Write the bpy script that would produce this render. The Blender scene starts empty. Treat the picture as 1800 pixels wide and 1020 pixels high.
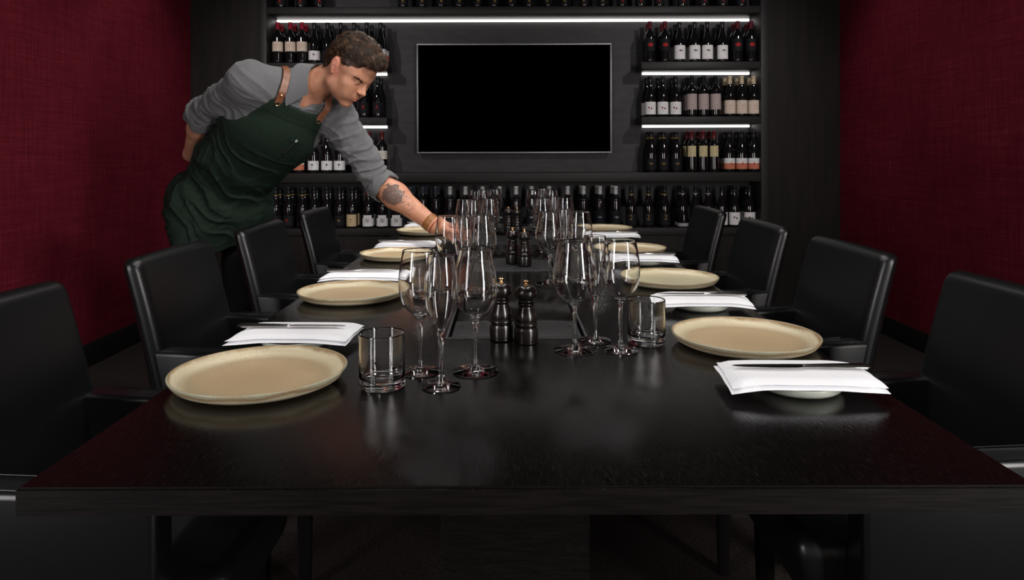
import bpy, bmesh, math, random
import numpy as np
from mathutils import Vector, Matrix, noise
random.seed(7)
R = math.radians
S = bpy.context.scene
COL = S.collection
# ------------------------------------------------------------------ camera, world, lights, exposure
EYE = 1.12            # eye height; the camera stands at the near end of the table and looks along +Y
cd = bpy.data.cameras.new('camera'); cam = bpy.data.objects.new('camera', cd); COL.objects.link(cam)
cam.location = (0, 0, EYE); cam.rotation_euler = (R(90), R(0.15), 0)
cd.sensor_width = 36; cd.lens = 36*1240/1800
cd.shift_x = 9/1800; cd.shift_y = -233/1800
cd.clip_start = .02
S.camera = cam
W = bpy.data.worlds.new('world'); S.world = W; W.use_nodes = True
W.node_tree.nodes['Background'].inputs[0].default_value = (.6, .7, 1, 1)
W.node_tree.nodes['Background'].inputs[1].default_value = .004
S.view_settings.view_transform = 'Standard'; S.view_settings.look = 'None'
S.view_settings.gamma = 1; S.view_settings.use_curve_mapping = False
S.view_settings.exposure = 0.0

def area(name, loc, target, w, h, power, color=(1, 1, 1), spread=180):
    l = bpy.data.lights.new(name, 'AREA'); l.shape = 'RECTANGLE'; l.size = w; l.size_y = h
    l.energy = power; l.color = color; l.spread = R(spread)
    o = bpy.data.objects.new(name, l); COL.objects.link(o); o.location = loc
    o.rotation_euler = (Vector(target)-Vector(loc)).to_track_quat('-Z', 'Y').to_euler(); return o
def spot(name, loc, target, power, angle, color=(1, 1, 1), blend=.6, radius=.05):
    l = bpy.data.lights.new(name, 'SPOT'); l.energy = power; l.spot_size = R(angle); l.spot_blend = blend
    l.shadow_soft_size = radius; l.color = color
    o = bpy.data.objects.new(name, l); COL.objects.link(o); o.location = loc
    o.rotation_euler = (Vector(target)-Vector(loc)).to_track_quat('-Z', 'Y').to_euler(); return o
CZ = 2.50             # ceiling height
def down(x, y, power, radius=.06, angle=150, blend=.5): return spot('ceiling_downlight', (x, y, CZ-.03), (x, y, 0), power, angle, (1, .965, .93), blend, radius)
for x in (-.42, .42):
    for y in (1.35, 2.35, 3.35): down(x, y, 24, .05, 112, .6)
area('softbox_right', (1.95, -.55, 1.5), (-.5, 2.6, .9), .35, 1.6, 30, (1, .97, .94), 120)
area('softbox_left', (-1.95, -.55, 1.5), (.7, 2.6, .9), .35, 1.6, 17, (1, .97, .96), 120)
spot('key_light', (.60, 1.45, CZ-.08), (-.75, 2.72, 1.3), 140, 60, (1, .96, .92), .8, .14)
for x in (-1.7, 1.75): spot('shelf_fill_spot', (x, 3.25, CZ-.04), (x*.72, 5.2, 1.15), 46, 78, (1, .97, .95), .9, .04)  # added fill spots that brighten the bottles and their labels
for x in (-1.3, 0, 1.3): spot('front_fill_spot', (x, -1.7, CZ-.04), (x, -2.6, 1.3), 60, 100, (1, .95, .9), 1, .08)  # added fill on the unseen wall behind the camera, brightens the glass edges
for i, (x, t) in enumerate(((-1.45, -2.26), (1.5, 2.39))):
    for y in (1.7, 3.0, 4.2):
        spot('wall_washer', (x, y, CZ-.04), (t, y, 1.6), 12, 90, (1, .95, .92), 1, .06)

# ------------------------------------------------------------------ helpers
def link(name, me, mat, parent=None):
    o = bpy.data.objects.new(name, me); COL.objects.link(o)
    if mat is not None:
        for m in (mat if isinstance(mat, (list, tuple)) else [mat]): me.materials.append(m)
    if parent: o.parent = parent
    return o
def smooth(me, ang=40):
    me.polygons.foreach_set('use_smooth', [True]*len(me.polygons))
    if ang < 180: me.set_sharp_from_angle(angle=R(ang))
def obj(name, bm, mat, parent=None, ang=40):
    me = bpy.data.meshes.new(name)
    bmesh.ops.recalc_face_normals(bm, faces=bm.faces)
    bm.to_mesh(me); bm.free(); smooth(me, ang)
    return link(name, me, mat, parent)
def tag(o, label=None, cat=None, group=None, kind=None):
    for k, v in (('label', label), ('category', cat), ('group', group), ('kind', kind)):
        if v: o[k] = v
    return o
def empty(name, loc=(0, 0, 0), rz=0):
    o = bpy.data.objects.new(name, None); COL.objects.link(o); o.empty_display_size = .05
    o.location = loc; o.rotation_euler = (0, 0, rz); return o
def copy_tree(o, parent=None):
    c = o.copy(); COL.objects.link(c); c.parent = parent
    for ch in list(o.children): copy_tree(ch, c)
    return c
def box(bm, x0, x1, y0, y1, z0, z1, bevel=0, seg=2):
    r = bmesh.ops.create_cube(bm, size=1)
    vs = r['verts']
    for v in vs: v.co = Vector(((x0+x1)/2+v.co.x*(x1-x0), (y0+y1)/2+v.co.y*(y1-y0), (z0+z1)/2+v.co.z*(z1-z0)))
    if bevel:
        es = list({e for v in vs for e in v.link_edges})
        bmesh.ops.bevel(bm, geom=es, offset=bevel, segments=seg, affect='EDGES', profile=.5)
    return bm
def boxo(name, x0, x1, y0, y1, z0, z1, mat, parent=None, bevel=0, seg=2):
    bm = bmesh.new(); box(bm, x0, x1, y0, y1, z0, z1, bevel, seg); return obj(name, bm, mat, parent)
def lathe(bm, prof, n=48, cx=0, cy=0, cz=0, sx=1, sy=1):
    rings = []
    for r, z in prof:
        if r < 1e-6: rings.append([bm.verts.new((cx, cy, cz+z))])
        else: rings.append([bm.verts.new((cx+sx*r*math.cos(2*math.pi*i/n), cy+sy*r*math.sin(2*math.pi*i/n), cz+z)) for i in range(n)])
    for a, b in zip(rings, rings[1:]):
        for i in range(n):
            j = (i+1) % n
            if len(a) == 1 and len(b) == 1: continue
            if len(a) == 1: bm.faces.new((a[0], b[i], b[j]))
            elif len(b) == 1: bm.faces.new((a[i], b[0], a[j]))
            else: bm.faces.new((a[i], b[i], b[j], a[j]))
    return bm
def spline(pts, n=6):
    out = []
    P = [pts[0]]+list(pts)+[pts[-1]]
    for i in range(1, len(P)-2):
        for k in range(n):
            t = k/n; a, b, c, d = [np.array(P[i+j-1], float) for j in range(4)]
            out.append(tuple(.5*((2*b)+(-a+c)*t+(2*a-5*b+4*c-d)*t*t+(-a+3*b-3*c+d)*t**3)))
    out.append(tuple(map(float, pts[-1]))); return out
def tube(bm, pts, rad, n=8, closed=False, flat=1.0):
    pts = [Vector(p) for p in pts]; m = len(pts); rings = []; up = None
    for i, p in enumerate(pts):
        t = (pts[(i+1) % m]-pts[i-1]) if closed or 0 < i < m-1 else (pts[1]-pts[0] if i == 0 else pts[-1]-pts[-2])
        t.normalize()
        if up is None: up = Vector((0, 0, 1)) if abs(t.z) < .9 else Vector((1, 0, 0))
        s = t.cross(up).normalized(); up = s.cross(t).normalized()
        r = rad[i] if isinstance(rad, (list, tuple)) else rad
        rings.append([bm.verts.new(p+s*(r*math.cos(2*math.pi*k/n))+up*(r*flat*math.sin(2*math.pi*k/n))) for k in range(n)])
    rr = list(zip(rings, rings[1:]))
    if closed: rr.append((rings[-1], rings[0]))
    for a, b in rr:
        for k in range(n): bm.faces.new((a[k], b[k], b[(k+1) % n], a[(k+1) % n]))
    if not closed:
        bm.faces.new(rings[0]); bm.faces.new(rings[-1])
    return bm
def X(px, d): return (px-891)/1240*d
def Z(py, d): return EYE-(py-277)/1240*d

# ------------------------------------------------------------------ materials
def mat(name, color, rough=.5, metal=0, spec=.5, coat=0, trans=0, ior=1.45, emis=None, estr=0, sheen=0):
    m = bpy.data.materials.new(name); m.use_nodes = True
    b = m.node_tree.nodes['Principled BSDF']
    b.inputs['Base Color'].default_value = (*color, 1); b.inputs['Roughness'].default_value = rough
    b.inputs['Metallic'].default_value = metal; b.inputs['Specular IOR Level'].default_value = spec
    b.inputs['Coat Weight'].default_value = coat; b.inputs['Transmission Weight'].default_value = trans
    b.inputs['IOR'].default_value = ior; b.inputs['Sheen Weight'].default_value = sheen
    b.inputs['Coat Roughness'].default_value = .1
    if emis: b.inputs['Emission Color'].default_value = (*emis, 1); b.inputs['Emission Strength'].default_value = estr
    return m
def N(m, typ, **kw):
    n = m.node_tree.nodes.new(typ)
    for k, v in kw.items():
        if k in n.inputs: n.inputs[k].default_value = v
        else: setattr(n, k, v)
    return n
def L(m, a, ao, b, bi): m.node_tree.links.new(a.outputs[ao], b.inputs[bi])
def noise_tex(m, scale, stretch=(1, 1, 1), detail=4, rough=.5, rot=(0, 0, 0)):
    tc = N(m, 'ShaderNodeTexCoord'); mp = N(m, 'ShaderNodeMapping'); L(m, tc, 'Object', mp, 'Vector')
    mp.inputs['Scale'].default_value = stretch; mp.inputs['Rotation'].default_value = rot
    n = N(m, 'ShaderNodeTexNoise', Scale=scale, Detail=detail, Roughness=rough); L(m, mp, 'Vector', n, 'Vector'); return n
def ramp(m, src, so, stops):
    r = N(m, 'ShaderNodeValToRGB'); L(m, src, so, r, 'Fac'); e = r.color_ramp.elements
    while len(e) < len(stops): e.new(.5)
    for q, (p, c) in zip(e, stops): q.position = p; q.color = (*c, 1)
    return r
def bump(m, src, so, strength, dist=.001):
    b = N(m, 'ShaderNodeBump', Strength=strength, Distance=dist); L(m, src, so, b, 'Height')
    L(m, b, 'Normal', m.node_tree.nodes['Principled BSDF'], 'Normal'); return b
def BS(m): return m.node_tree.nodes['Principled BSDF']
def noisy(m, scale, c0, c1, stretch=(1, 1, 1), detail=4, bstr=0, bdist=.001, lo=.35, hi=.65):
    n = noise_tex(m, scale, stretch, detail); r = ramp(m, n, 'Fac', [(lo, c0), (hi, c1)]); L(m, r, 'Color', BS(m), 'Base Color')
    if bstr: bump(m, n, 'Fac', bstr, bdist)
    return m

M = {}
# dark stained oak of the table, grain along the table
m = M['table'] = mat('dark_stained_oak', (.010, .0075, .0075), .3, spec=.40)
n = noise_tex(m, 520, (1, .11, 1), 4, .6); r = ramp(m, n, 'Fac', [(.35, (.002, .0015, .0015)), (.6, (.0045, .0033, .0033)), (.76, (.020, .015, .014))])
L(m, r, 'Color', BS(m), 'Base Color'); bump(m, n, 'Fac', .42, .0005)
r2 = ramp(m, n, 'Fac', [(.3, (.11, .11, .11)), (.75, (.22, .22, .22))]); L(m, r2, 'Color', BS(m), 'Roughness')
m = M['table_edge'] = noisy(mat('dark_oak_edge', (.008, .006, .006), .5, spec=.25), 260, (.002, .0015, .0015), (.007, .005, .0045), (.06, 1, 1), 5, .4, .0006)
m = M['leather'] = mat('black_leather', (.0040, .0043, .0050), .34, spec=.55)
n = noise_tex(m, 420, detail=3); bump(m, n, 'Fac', .12, .0006)
M['chair_wood'] = mat('black_stained_wood', (.008, .007, .007), .4)
M['stitch'] = mat('grey_thread', (.12, .12, .13), .7)
m = M['shelf'] = noisy(mat('black_oak_veneer', (.02, .018, .018), .5, spec=.35), 30, (.017, .0155, .0155), (.025, .0225, .022), (8, 1, 1), 4, .1, .0004)
m = M['panel'] = noisy(mat('charcoal_back_panel', (.04, .038, .039), .55, spec=.3), 9, (.042, .041, .042), (.055, .053, .054), (1, 1, 3), 4)
m = M['blackwall'] = noisy(mat('dark_brown_panel', (.012, .009, .009), .6, spec=.25), 20, (.010, .0075, .0075), (.016, .012, .011), (1, 1, .1), 4)
m = M['carpet'] = noisy(mat('dark_carpet', (.035, .028, .026), .95, spec=.1), 160, (.018, .014, .013), (.05, .04, .036), detail=5, bstr=.6, bdist=.004)
M['ceiling'] = noisy(mat('dark_ceiling', (.1, .095, .09), .9, spec=.1), 12, (.09, .085, .08), (.11, .105, .1))
M['base'] = noisy(mat('black_skirting', (.008, .007, .007), .5), 20, (.007, .006, .006), (.01, .009, .009))
# woven burgundy wall fabric
m = M['fabric'] = mat('burgundy_woven_wallcovering', (.2, .01, .02), .85, spec=.05)
h = noise_tex(m, 9, (1, .35, 11), 5, .7); v = noise_tex(m, 14, (1, 8, .35), 4, .65); big = noise_tex(m, 1.1, (1, 1, 1), 3, .5)
fine = noise_tex(m, 55, (1, .25, 7), 3, .6)
a = N(m, 'ShaderNodeMath', operation='ADD'); L(m, h, 'Fac', a, 0); L(m, v, 'Fac', a, 1)
a2 = N(m, 'ShaderNodeMath', operation='ADD'); L(m, a, 'Value', a2, 0)
bm_ = N(m, 'ShaderNodeMath', operation='MULTIPLY'); L(m, big, 'Fac', bm_, 0); bm_.inputs[1].default_value = .8; L(m, bm_, 'Value', a2, 1)
a3 = N(m, 'ShaderNodeMath', operation='ADD'); L(m, a2, 'Value', a3, 0)
fm = N(m, 'ShaderNodeMath', operation='MULTIPLY'); L(m, fine, 'Fac', fm, 0); fm.inputs[1].default_value = .6; L(m, fm, 'Value', a3, 1)
mr = N(m, 'ShaderNodeMapRange'); L(m, a3, 'Value', mr, 'Value'); mr.inputs['From Min'].default_value = 1.25; mr.inputs['From Max'].default_value = 2.15
r = ramp(m, mr, 'Result', [(0, (.075, .0065, .012)), (.45, (.125, .011, .020)), (.75, (.17, .016, .029)), (1, (.25, .036, .05))])
L(m, r, 'Color', BS(m), 'Base Color'); bump(m, a3, 'Value', .3, .002)
# glazed stoneware dinner plate: speckled tan, pale rim
def radial(m, stops, spk=True):
    tc = N(m, 'ShaderNodeTexCoord'); sx = N(m, 'ShaderNodeSeparateXYZ'); L(m, tc, 'Object', sx, 'Vector')
    cb = N(m, 'ShaderNodeCombineXYZ'); L(m, sx, 'X', cb, 'X'); L(m, sx, 'Y', cb, 'Y')
    ln = N(m, 'ShaderNodeVectorMath', operation='LENGTH'); L(m, cb, 'Vector', ln, 0)
    no = noise_tex(m, 14, detail=4); ad = N(m, 'ShaderNodeMath', operation='MULTIPLY_ADD'); L(m, no, 'Fac', ad, 0)
    ad.inputs[1].default_value = .012; L(m, ln, 'Value', ad, 2)
    mr = N(m, 'ShaderNodeMapRange'); L(m, ad, 'Value', mr, 'Value'); mr.inputs['From Min'].default_value = .006; mr.inputs['From Max'].default_value = .147
    r = ramp(m, mr, 'Result', stops)
    sp = noise_tex(m, 650, detail=2); rs = ramp(m, sp, 'Fac', [(.4, (.82, .82, .82)), (.6, (1.05, 1.05, 1.05))])
    mx = N(m, 'ShaderNodeMix', data_type='RGBA', blend_type='MULTIPLY'); mx.inputs[0].default_value = 1
    L(m, r, 'Color', mx, 6); L(m, rs, 'Color', mx, 7); L(m, mx, 2, BS(m), 'Base Color')
    bump(m, no, 'Fac', .15, .002)
m = M['plate'] = mat('tan_stoneware_glaze', (.4, .3, .18), .38, spec=.4)
radial(m, [(0, (.45, .325, .185)), (.6, (.49, .36, .21)), (.78, (.45, .34, .205)), (.86, (.56, .47, .31)), (.95, (.66, .58, .41)), (.975, (.30, .19, .09)), (1, (.40, .38, .27))])
m = M['plate2'] = mat('grey_green_stoneware_glaze', (.4, .34, .22), .38, spec=.4)
radial(m, [(0, (.43, .38, .25)), (.6, (.47, .42, .27)), (.85, (.52, .46, .31)), (.955, (.64, .57, .4)), (.975, (.33, .22, .1)), (1, (.42, .38, .27))])
M['sideplate'] = noisy(mat('pale_green_glaze', (.5, .52, .46), .3), 20, (.44, .46, .4), (.55, .57, .5))
M['napkin'] = noisy(mat('white_napkin_cloth', (.85, .85, .88), .9, spec=.1, sheen=.2), 700, (.80, .80, .84), (.88, .88, .91), bstr=.15, bdist=.0005)
M['steel'] = noisy(mat('polished_steel', (.6, .58, .56), .16, 1), 60, (.52, .5, .48), (.64, .62, .6))
M['brass'] = noisy(mat('brass', (.75, .48, .26), .25, 1), 60, (.7, .44, .24), (.78, .52, .3))
m = M['mill'] = noisy(mat('black_turned_wood', (.006, .004, .004), .28, coat=.35), 120, (.005, .0035, .003), (.010, .007, .006), (1, 1, 6), 4)
M['glass'] = mat('clear_glass', (1, 1, 1), 0.0, trans=1, ior=1.5)
M['bottle'] = noisy(mat('dark_bottle_glass', (.006, .007, .007), .06, spec=.6, coat=.3), 5, (.005, .005, .006), (.009, .009, .009))
def capm(name, c, rough=.35): M[name] = noisy(mat(name, c, rough, spec=.5), 40, tuple(x*.85 for x in c), tuple(min(1, x*1.1) for x in c)); return M[name]
capm('red_foil', (.33, .012, .03)); capm('dark_red_foil', (.12, .012, .018)); capm('black_foil', (.012, .012, .014)); capm('cream_foil', (.62, .5, .33))
capm('grey_foil', (.06, .07, .09)); capm('white_foil', (.55, .55, .55)); capm('gold_foil', (.3, .19, .04)); capm('silver_foil', (.35, .35, .37)); capm('bright_red_foil', (.6, .01, .015))
def lab(name, c): M[name] = noisy(mat(name, c, .7, spec=.2), 60, tuple(x*.93 for x in c), tuple(min(1, x*1.04) for x in c)); return M[name]
lab('white_paper', (.86, .84, .84)); lab('cream_paper', (.72, .62, .48)); lab('ivory_paper', (.82, .76, .66)); lab('taupe_paper', (.45, .36, .35)); lab('pinkish_paper', (.74, .6, .5))
lab('black_paper', (.012, .012, .015)); lab('salmon_ink', (.62, .2, .12)); lab('black_ink', (.02, .02, .025)); lab('red_ink', (.4, .02, .02)); lab('gold_ink', (.35, .22, .07))
lab('grey_ink', (.16, .14, .2)); lab('tan_paper', (.6, .45, .27)); lab('yellow_paper', (.62, .52, .3)); lab('burgundy_ink', (.22, .01, .04)); lab('plum_ink', (.11, .05, .05))
M['tv_frame'] = noisy(mat('grey_metal_frame', (.3, .29, .31), .4, .5), 30, (.29, .28, .3), (.33, .32, .34))
M['screen'] = mat('black_screen', (.0002, .0002, .0002), .5, spec=0)
M['led'] = mat('warm_white_led', (1, 1, 1), .5, emis=(1, .95, .92), estr=2.6)
M['trough'] = noisy(mat('black_metal', (.010, .010, .011), .35, .2), 50, (.009, .009, .010), (.013, .013, .014))
M['trough_lid'] = noisy(mat('charcoal_lid', (.01, .01, .011), .55, spec=.3), 50, (.009, .009, .010), (.012, .012, .013))

# ------------------------------------------------------------------ the room
DB = 5.05; XL, XR, YF, HC = -2.262, 2.385, -2.6, CZ
def struct(name, x0, x1, y0, y1, z0, z1, m, bevel=0):
    o = boxo(name, x0, x1, y0, y1, z0, z1, m, None, bevel); o['kind'] = 'structure'; return o
struct('floor', XL-.1, XR+.1, YF, DB+.35, -.06, 0, M['carpet'])
struct('ceiling', XL-.1, XR+.1, YF, DB+.35, HC, HC+.08, M['ceiling'])
struct('wall_left', XL-.1, XL, YF, DB+.35, 0, HC, M['fabric'])
struct('wall_right', XR, XR+.1, YF, DB+.35, 0, HC, M['fabric'])
struct('wall_front', XL-.1, XR+.1, YF-.1, YF, 0, HC, noisy(mat('pale_plaster', (.5, .48, .45), .9), 6, (.47, .45, .42), (.53, .5, .47)))
struct('wall_back', XL-.1, XR+.1, DB+.36, DB+.46, 0, HC, M['blackwall'])
UL0, UL1, UR1, UR0 = X(457, DB), X(470, DB), X(1337, DB), X(1351, DB)
struct('wall_back_left', XL, UL0-.004, DB, DB+.3, 0, HC, M['blackwall'])
struct('wall_back_right', UR0+.004, XR, DB, DB+.3, 0, HC, M['blackwall'])
struct('baseboard_left', XL, XL+.018, YF, DB, 0, .125, M['base'], .003)
struct('baseboard_right', XR-.018, XR, YF, DB, 0, .115, M['base'], .003)
# built-in shelving
U = empty('wine_shelving_unit', (0, DB, 0))
tag(U, 'black built-in wine shelving covering the back wall around the television', 'shelving')
def ub(name, x0, x1, y0, y1, z0, z1, m, bevel=.002): return boxo(name, x0, x1, y0-DB, y1-DB, z0, z1, m, U, bevel)
BP = DB+.23                                         # face of the back panel
ub('back_panel', UL1, UR1, BP, BP+.03, 0.04, HC-.03, M['panel'], 0)
ub('side_panel', UL0, UL1, DB-.012, BP+.03, 0.02, HC-.03, M['shelf'])
ub('side_panel', UR1, UR0, DB-.012, BP+.03, 0.02, HC-.03, M['shelf'])
ZT, Z1, Z2, Z3, Z4 = 2.202, 1.803, 1.4095, 1.0105, .613     # tops of the shelves
SL, SR = X(680, DB), X(1128, DB)
ub('shelf', UL1, UR1, DB, BP, ZT-.05, ZT, M['shelf'])
for z in (Z1, Z2):
    ub('shelf', UL1, SL, DB, BP, z-.05, z, M['shelf']); ub('shelf', SR, UR1, DB, BP, z-.05, z, M['shelf'])
ub('shelf', UL1, UR1, DB, BP, Z3-.066, Z3, M['shelf'])
ub('shelf', UL1, UR1, DB, BP, Z4-.05, Z4, M['shelf'])
ub('base_cabinet', UL1, UR1, DB+.01, BP, .04, Z4-.05, M['blackwall'])
def led(x0, x1, z, label):
    o = empty('led_strip_light', (0, BP-.012, z)); tag(o, label, 'light', 'strip lights under the wine shelves')
    boxo('diffuser', x0, x1, -.010, .008, -.016, 0, M['led'], o, .002)
    bm = bmesh.new(); box(bm, x0-.006, x0, -.011, .009, -.017, 0); box(bm, x1, x1+.006, -.011, .009, -.017, 0)
    obj('end_cap', bm, M['tv_frame'], o)
led(X(489, BP), X(1316, BP), ZT-.052, 'long white strip light under the top shelf, above the television')
led(X(492, BP), X(682, BP), Z1-.052, 'short strip light under the upper left shelf, beside the man\'s forehead')
led(X(492, BP), X(682, BP), Z2-.052, 'short strip light under the lower left shelf, above the man\'s sleeve')
led(X(1128, BP), X(1316, BP), Z1-.052, 'short strip light under the upper shelf right of the television')
led(X(1128, BP), X(1316, BP), Z2-.052, 'short strip light under the lower shelf right of the television')
# television
TD = BP-.07
T = empty('television', (0, TD, 0)); tag(T, 'large switched-off flat television with thin silver frame on the back wall', 'television')
tx0, tx1, tz0, tz1 = X(733, TD), X(1075.5, TD), Z(269.5, TD), Z(76.5, TD)
boxo('screen', tx0+.008, tx1-.008, .004, .03, tz0+.008, tz1-.008, M['screen'], T)
bm = bmesh.new()
for a in ((tx0, tx1, tz0, tz0+.010), (tx0, tx1, tz1-.010, tz1), (tx0, tx0+.010, tz0+.010, tz1-.010), (tx1-.010, tx1, tz0+.010, tz1-.010)):
    box(bm, a[0], a[1], 0, .032, a[2], a[3], .001)
obj('frame', bm, M['tv_frame'], T)
boxo('wall_mount', -.2+.07, .2+.07, .03, .068, 1.3, 1.6, M['trough'], T)

# ------------------------------------------------------------------ wine bottles
PROF = {
 'bordeaux': [(0, .006), (.022, .002), (.034, 0), (.0375, .004), (.038, .02), (.038, .185), (.0365, .198), (.031, .211), (.022, .221), (.0165, .231), (.0148, .245), (.0142, .285), (.0158, .287), (.0158, .297), (.014, .299), (0, .299)],
 'burgundy': [(0, .006), (.024, .002), (.036, 0), (.0395, .004), (.040, .02), (.040, .125), (.0385, .145), (.034, .168), (.027, .190), (.0205, .212), (.0165, .235), (.0148, .262), (.0145, .283), (.016, .285), (.016, .294), (.014, .296), (0, .296)]}
def prof_r(kind, z):
    P = PROF[kind]
    for (r0, z0), (r1, z1) in zip(P[3:], P[4:]):
        if z0 <= z <= z1 and z1 > z0: return r0+(r1-r0)*(z-z0)/(z1-z0)
    return .0145
_mesh = {}
def mesh_of(key, fn):
    if key not in _mesh:
        bm = fn(); me = bpy.data.meshes.new(key); bmesh.ops.recalc_face_normals(bm, faces=bm.faces); bm.to_mesh(me); bm.free(); smooth(me, 50); _mesh[key] = me
    return _mesh[key]
def part(name, key, fn, mt, parent):
    me = mesh_of(key, fn)
    o = bpy.data.objects.new(name, me); COL.objects.link(o); o.parent = parent
    if not me.materials: me.materials.append(mt)
    return o
def patch(r, z0, z1, a, r2=None, n=14, t=.0006):        # a label bent round the bottle, facing -Y
    bm = bmesh.new(); g = []
    for rr in (r+.0002, r+.0002+t):
        g.append([[bm.verts.new((rr*math.sin(th), -rr*math.cos(th), z)) for th in np.linspace(-a, a, n)] for z in (z0, z1)])
    (b0, b1), (c0, c1) = g
    for i in range(n-1):
        bm.faces.new((c0[i], c0[i+1], c1[i+1], c1[i])); bm.faces.new((b0[i], b1[i], b1[i+1], b0[i+1]))
        bm.faces.new((b0[i], b0[i+1], c0[i+1], c0[i])); bm.faces.new((b1[i], c1[i], c1[i+1], b1[i+1]))
    bm.faces.new((b0[0], c0[0], c1[0], b1[0])); bm.faces.new((b0[-1], b1[-1], c1[-1], c0[-1])); return bm
def glyphs(r, shapes, zc):                              # printed marks: polygons in mm (u right, v up) laid on the label
    bm = bmesh.new(); rr = r+.0011
    strips = []
    for sh in shapes:                                   # cut each shape into narrow upright strips so it follows the curve
        us = [p[0] for p in sh]; lo, hi = min(us), max(us); k = max(1, int((hi-lo)/2.5))
        def rng(u):
            vs_ = []
            for (u0, v0), (u1, v1) in zip(sh, sh[1:]+sh[:1]):
                if abs(u1-u0) < 1e-9:
                    if abs(u-u0) < 1e-6: vs_ += [v0, v1]
                elif min(u0, u1)-1e-6 <= u <= max(u0, u1)+1e-6: vs_.append(v0+(v1-v0)*(u-u0)/(u1-u0))
            return min(vs_), max(vs_)+1e-3
        for i in range(k):
            a0, a1 = lo+(hi-lo)*i/k, lo+(hi-lo)*(i+1)/k; r0, r1 = rng(a0), rng(a1)
            strips.append([(a0, r0[0]), (a1, r1[0]), (a1, r1[1]), (a0, r0[1])])
    for sh in strips:
        vs = [bm.verts.new((rr*math.sin(u/1000/rr), -rr*math.cos(u/1000/rr), zc+v/1000)) for u, v in sh]
        f = bm.faces.new(vs)
        ex = bmesh.ops.extrude_face_region(bm, geom=[f])
        for v in [q for q in ex['geom'] if isinstance(q, bmesh.types.BMVert)]:
            s = (rr-.0004)/rr; v.co.x *= s; v.co.y *= s
    return bm
def disc(u, v, a, b=None, n=12, rot=0):
    b = b or a; return [(u+a*math.cos(t)*math.cos(rot)-b*math.sin(t)*math.sin(rot), v+a*math.cos(t)*math.sin(rot)+b*math.sin(t)*math.cos(rot)) for t in [2*math.pi*i/n for i in range(n)]]
def bar(u, v, w, h): return [(u-w/2, v-h/2), (u+w/2, v-h/2), (u+w/2, v+h/2), (u-w/2, v+h/2)]
MARKS = {
 'text': [bar(-3, 10, 26, 1.6), bar(-6, -14, 12, 2.2), bar(4, -5, 24, .9), bar(2, 2, 22, .9)],
 'tree': [disc(0, 8, 7), disc(-5, 3, 4), disc(6, 2, 4.4), bar(0, -7, 2.2, 18), bar(-4, -16, 9, 1.4), disc(3, 12, 3)],
 'ladder': [bar(-5, 0, 1.6, 34), bar(5, 4, 1.6, 30), bar(0, 10, 10, 1.6), bar(0, 2, 10, 1.6), bar(0, -6, 10, 1.6), disc(1, -12, 4.6)],
 'bird': [disc(0, 8, 16, 3.6), disc(-2, 13, 2.6, 6, rot=.5), disc(5, 12, 2.4, 4), bar(0, 1, 30, 1.6), bar(-4, -8, 9, 1.2), bar(2, -15, 12, 1)],
 'dots': [disc(-11, 2, 6.4, 7.4), disc(6, -3, 6.4, 7), disc(13, 4, 2.2), bar(0, -14, 26, 1)],
 'oval': [disc(0, 0, 21, 12, 20), bar(0, 12, 20, 2.6), bar(0, -12, 18, 2)],
 'gold': [bar(0, 6, 34, 1.6), bar(0, 0, 26, 3), bar(0, -7, 12, 3)],
 'seal': [disc(-2, 5, 6, 7), bar(0, -12, 28, 2), bar(-9, 4, 4, 12)],
 'triangle': [[(-7.5, 2), (7.5, 2), (0, 14)], bar(0, -10, 20, 1.6), bar(0, -14, 12, 1)],
 'block': [bar(-8, 8, 9, 6), bar(6, 9, 11, 3), bar(-4, -1, 16, 4), bar(8, 1, 4, 9), bar(-9, -9, 5, 6), disc(4, -9, 5), bar(0, 17, 30, 1), bar(0, -17, 30, 1), bar(15.5, 0, 1, 34), bar(-15.5, 0, 1, 34)],
 'hook': [bar(0, 7, 15, 4.2), bar(4.5, -3, 4, 18), disc(0, -22, 12, 3)],
 'figure': [disc(0, 10, 3, 4), [(-2, 6), (3, 6), (6, -6), (-5, -5)], bar(-5, 8, 8, 1.4), bar(5, 14, 1.4, 9), disc(0, -10, 6, 3.4)],
 'oval_small': [disc(0, 0, 7, 6), bar(0, 0, 34, 2), disc(-10, 3, 3), disc(10, 3, 3)],
 'script': [bar(0, 0, 22, 3.4), bar(0, 7, 16, 2), bar(0, -7, 12, 1.6)],
 'stem': [bar(0, 26, 7, 38), bar(0, -2, 10, 1)],
 'star': [disc(0, 2, 8, 8, 5), disc(0, 10, 5, 5, 5), bar(0, -10, 20, 2)],
}
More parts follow.
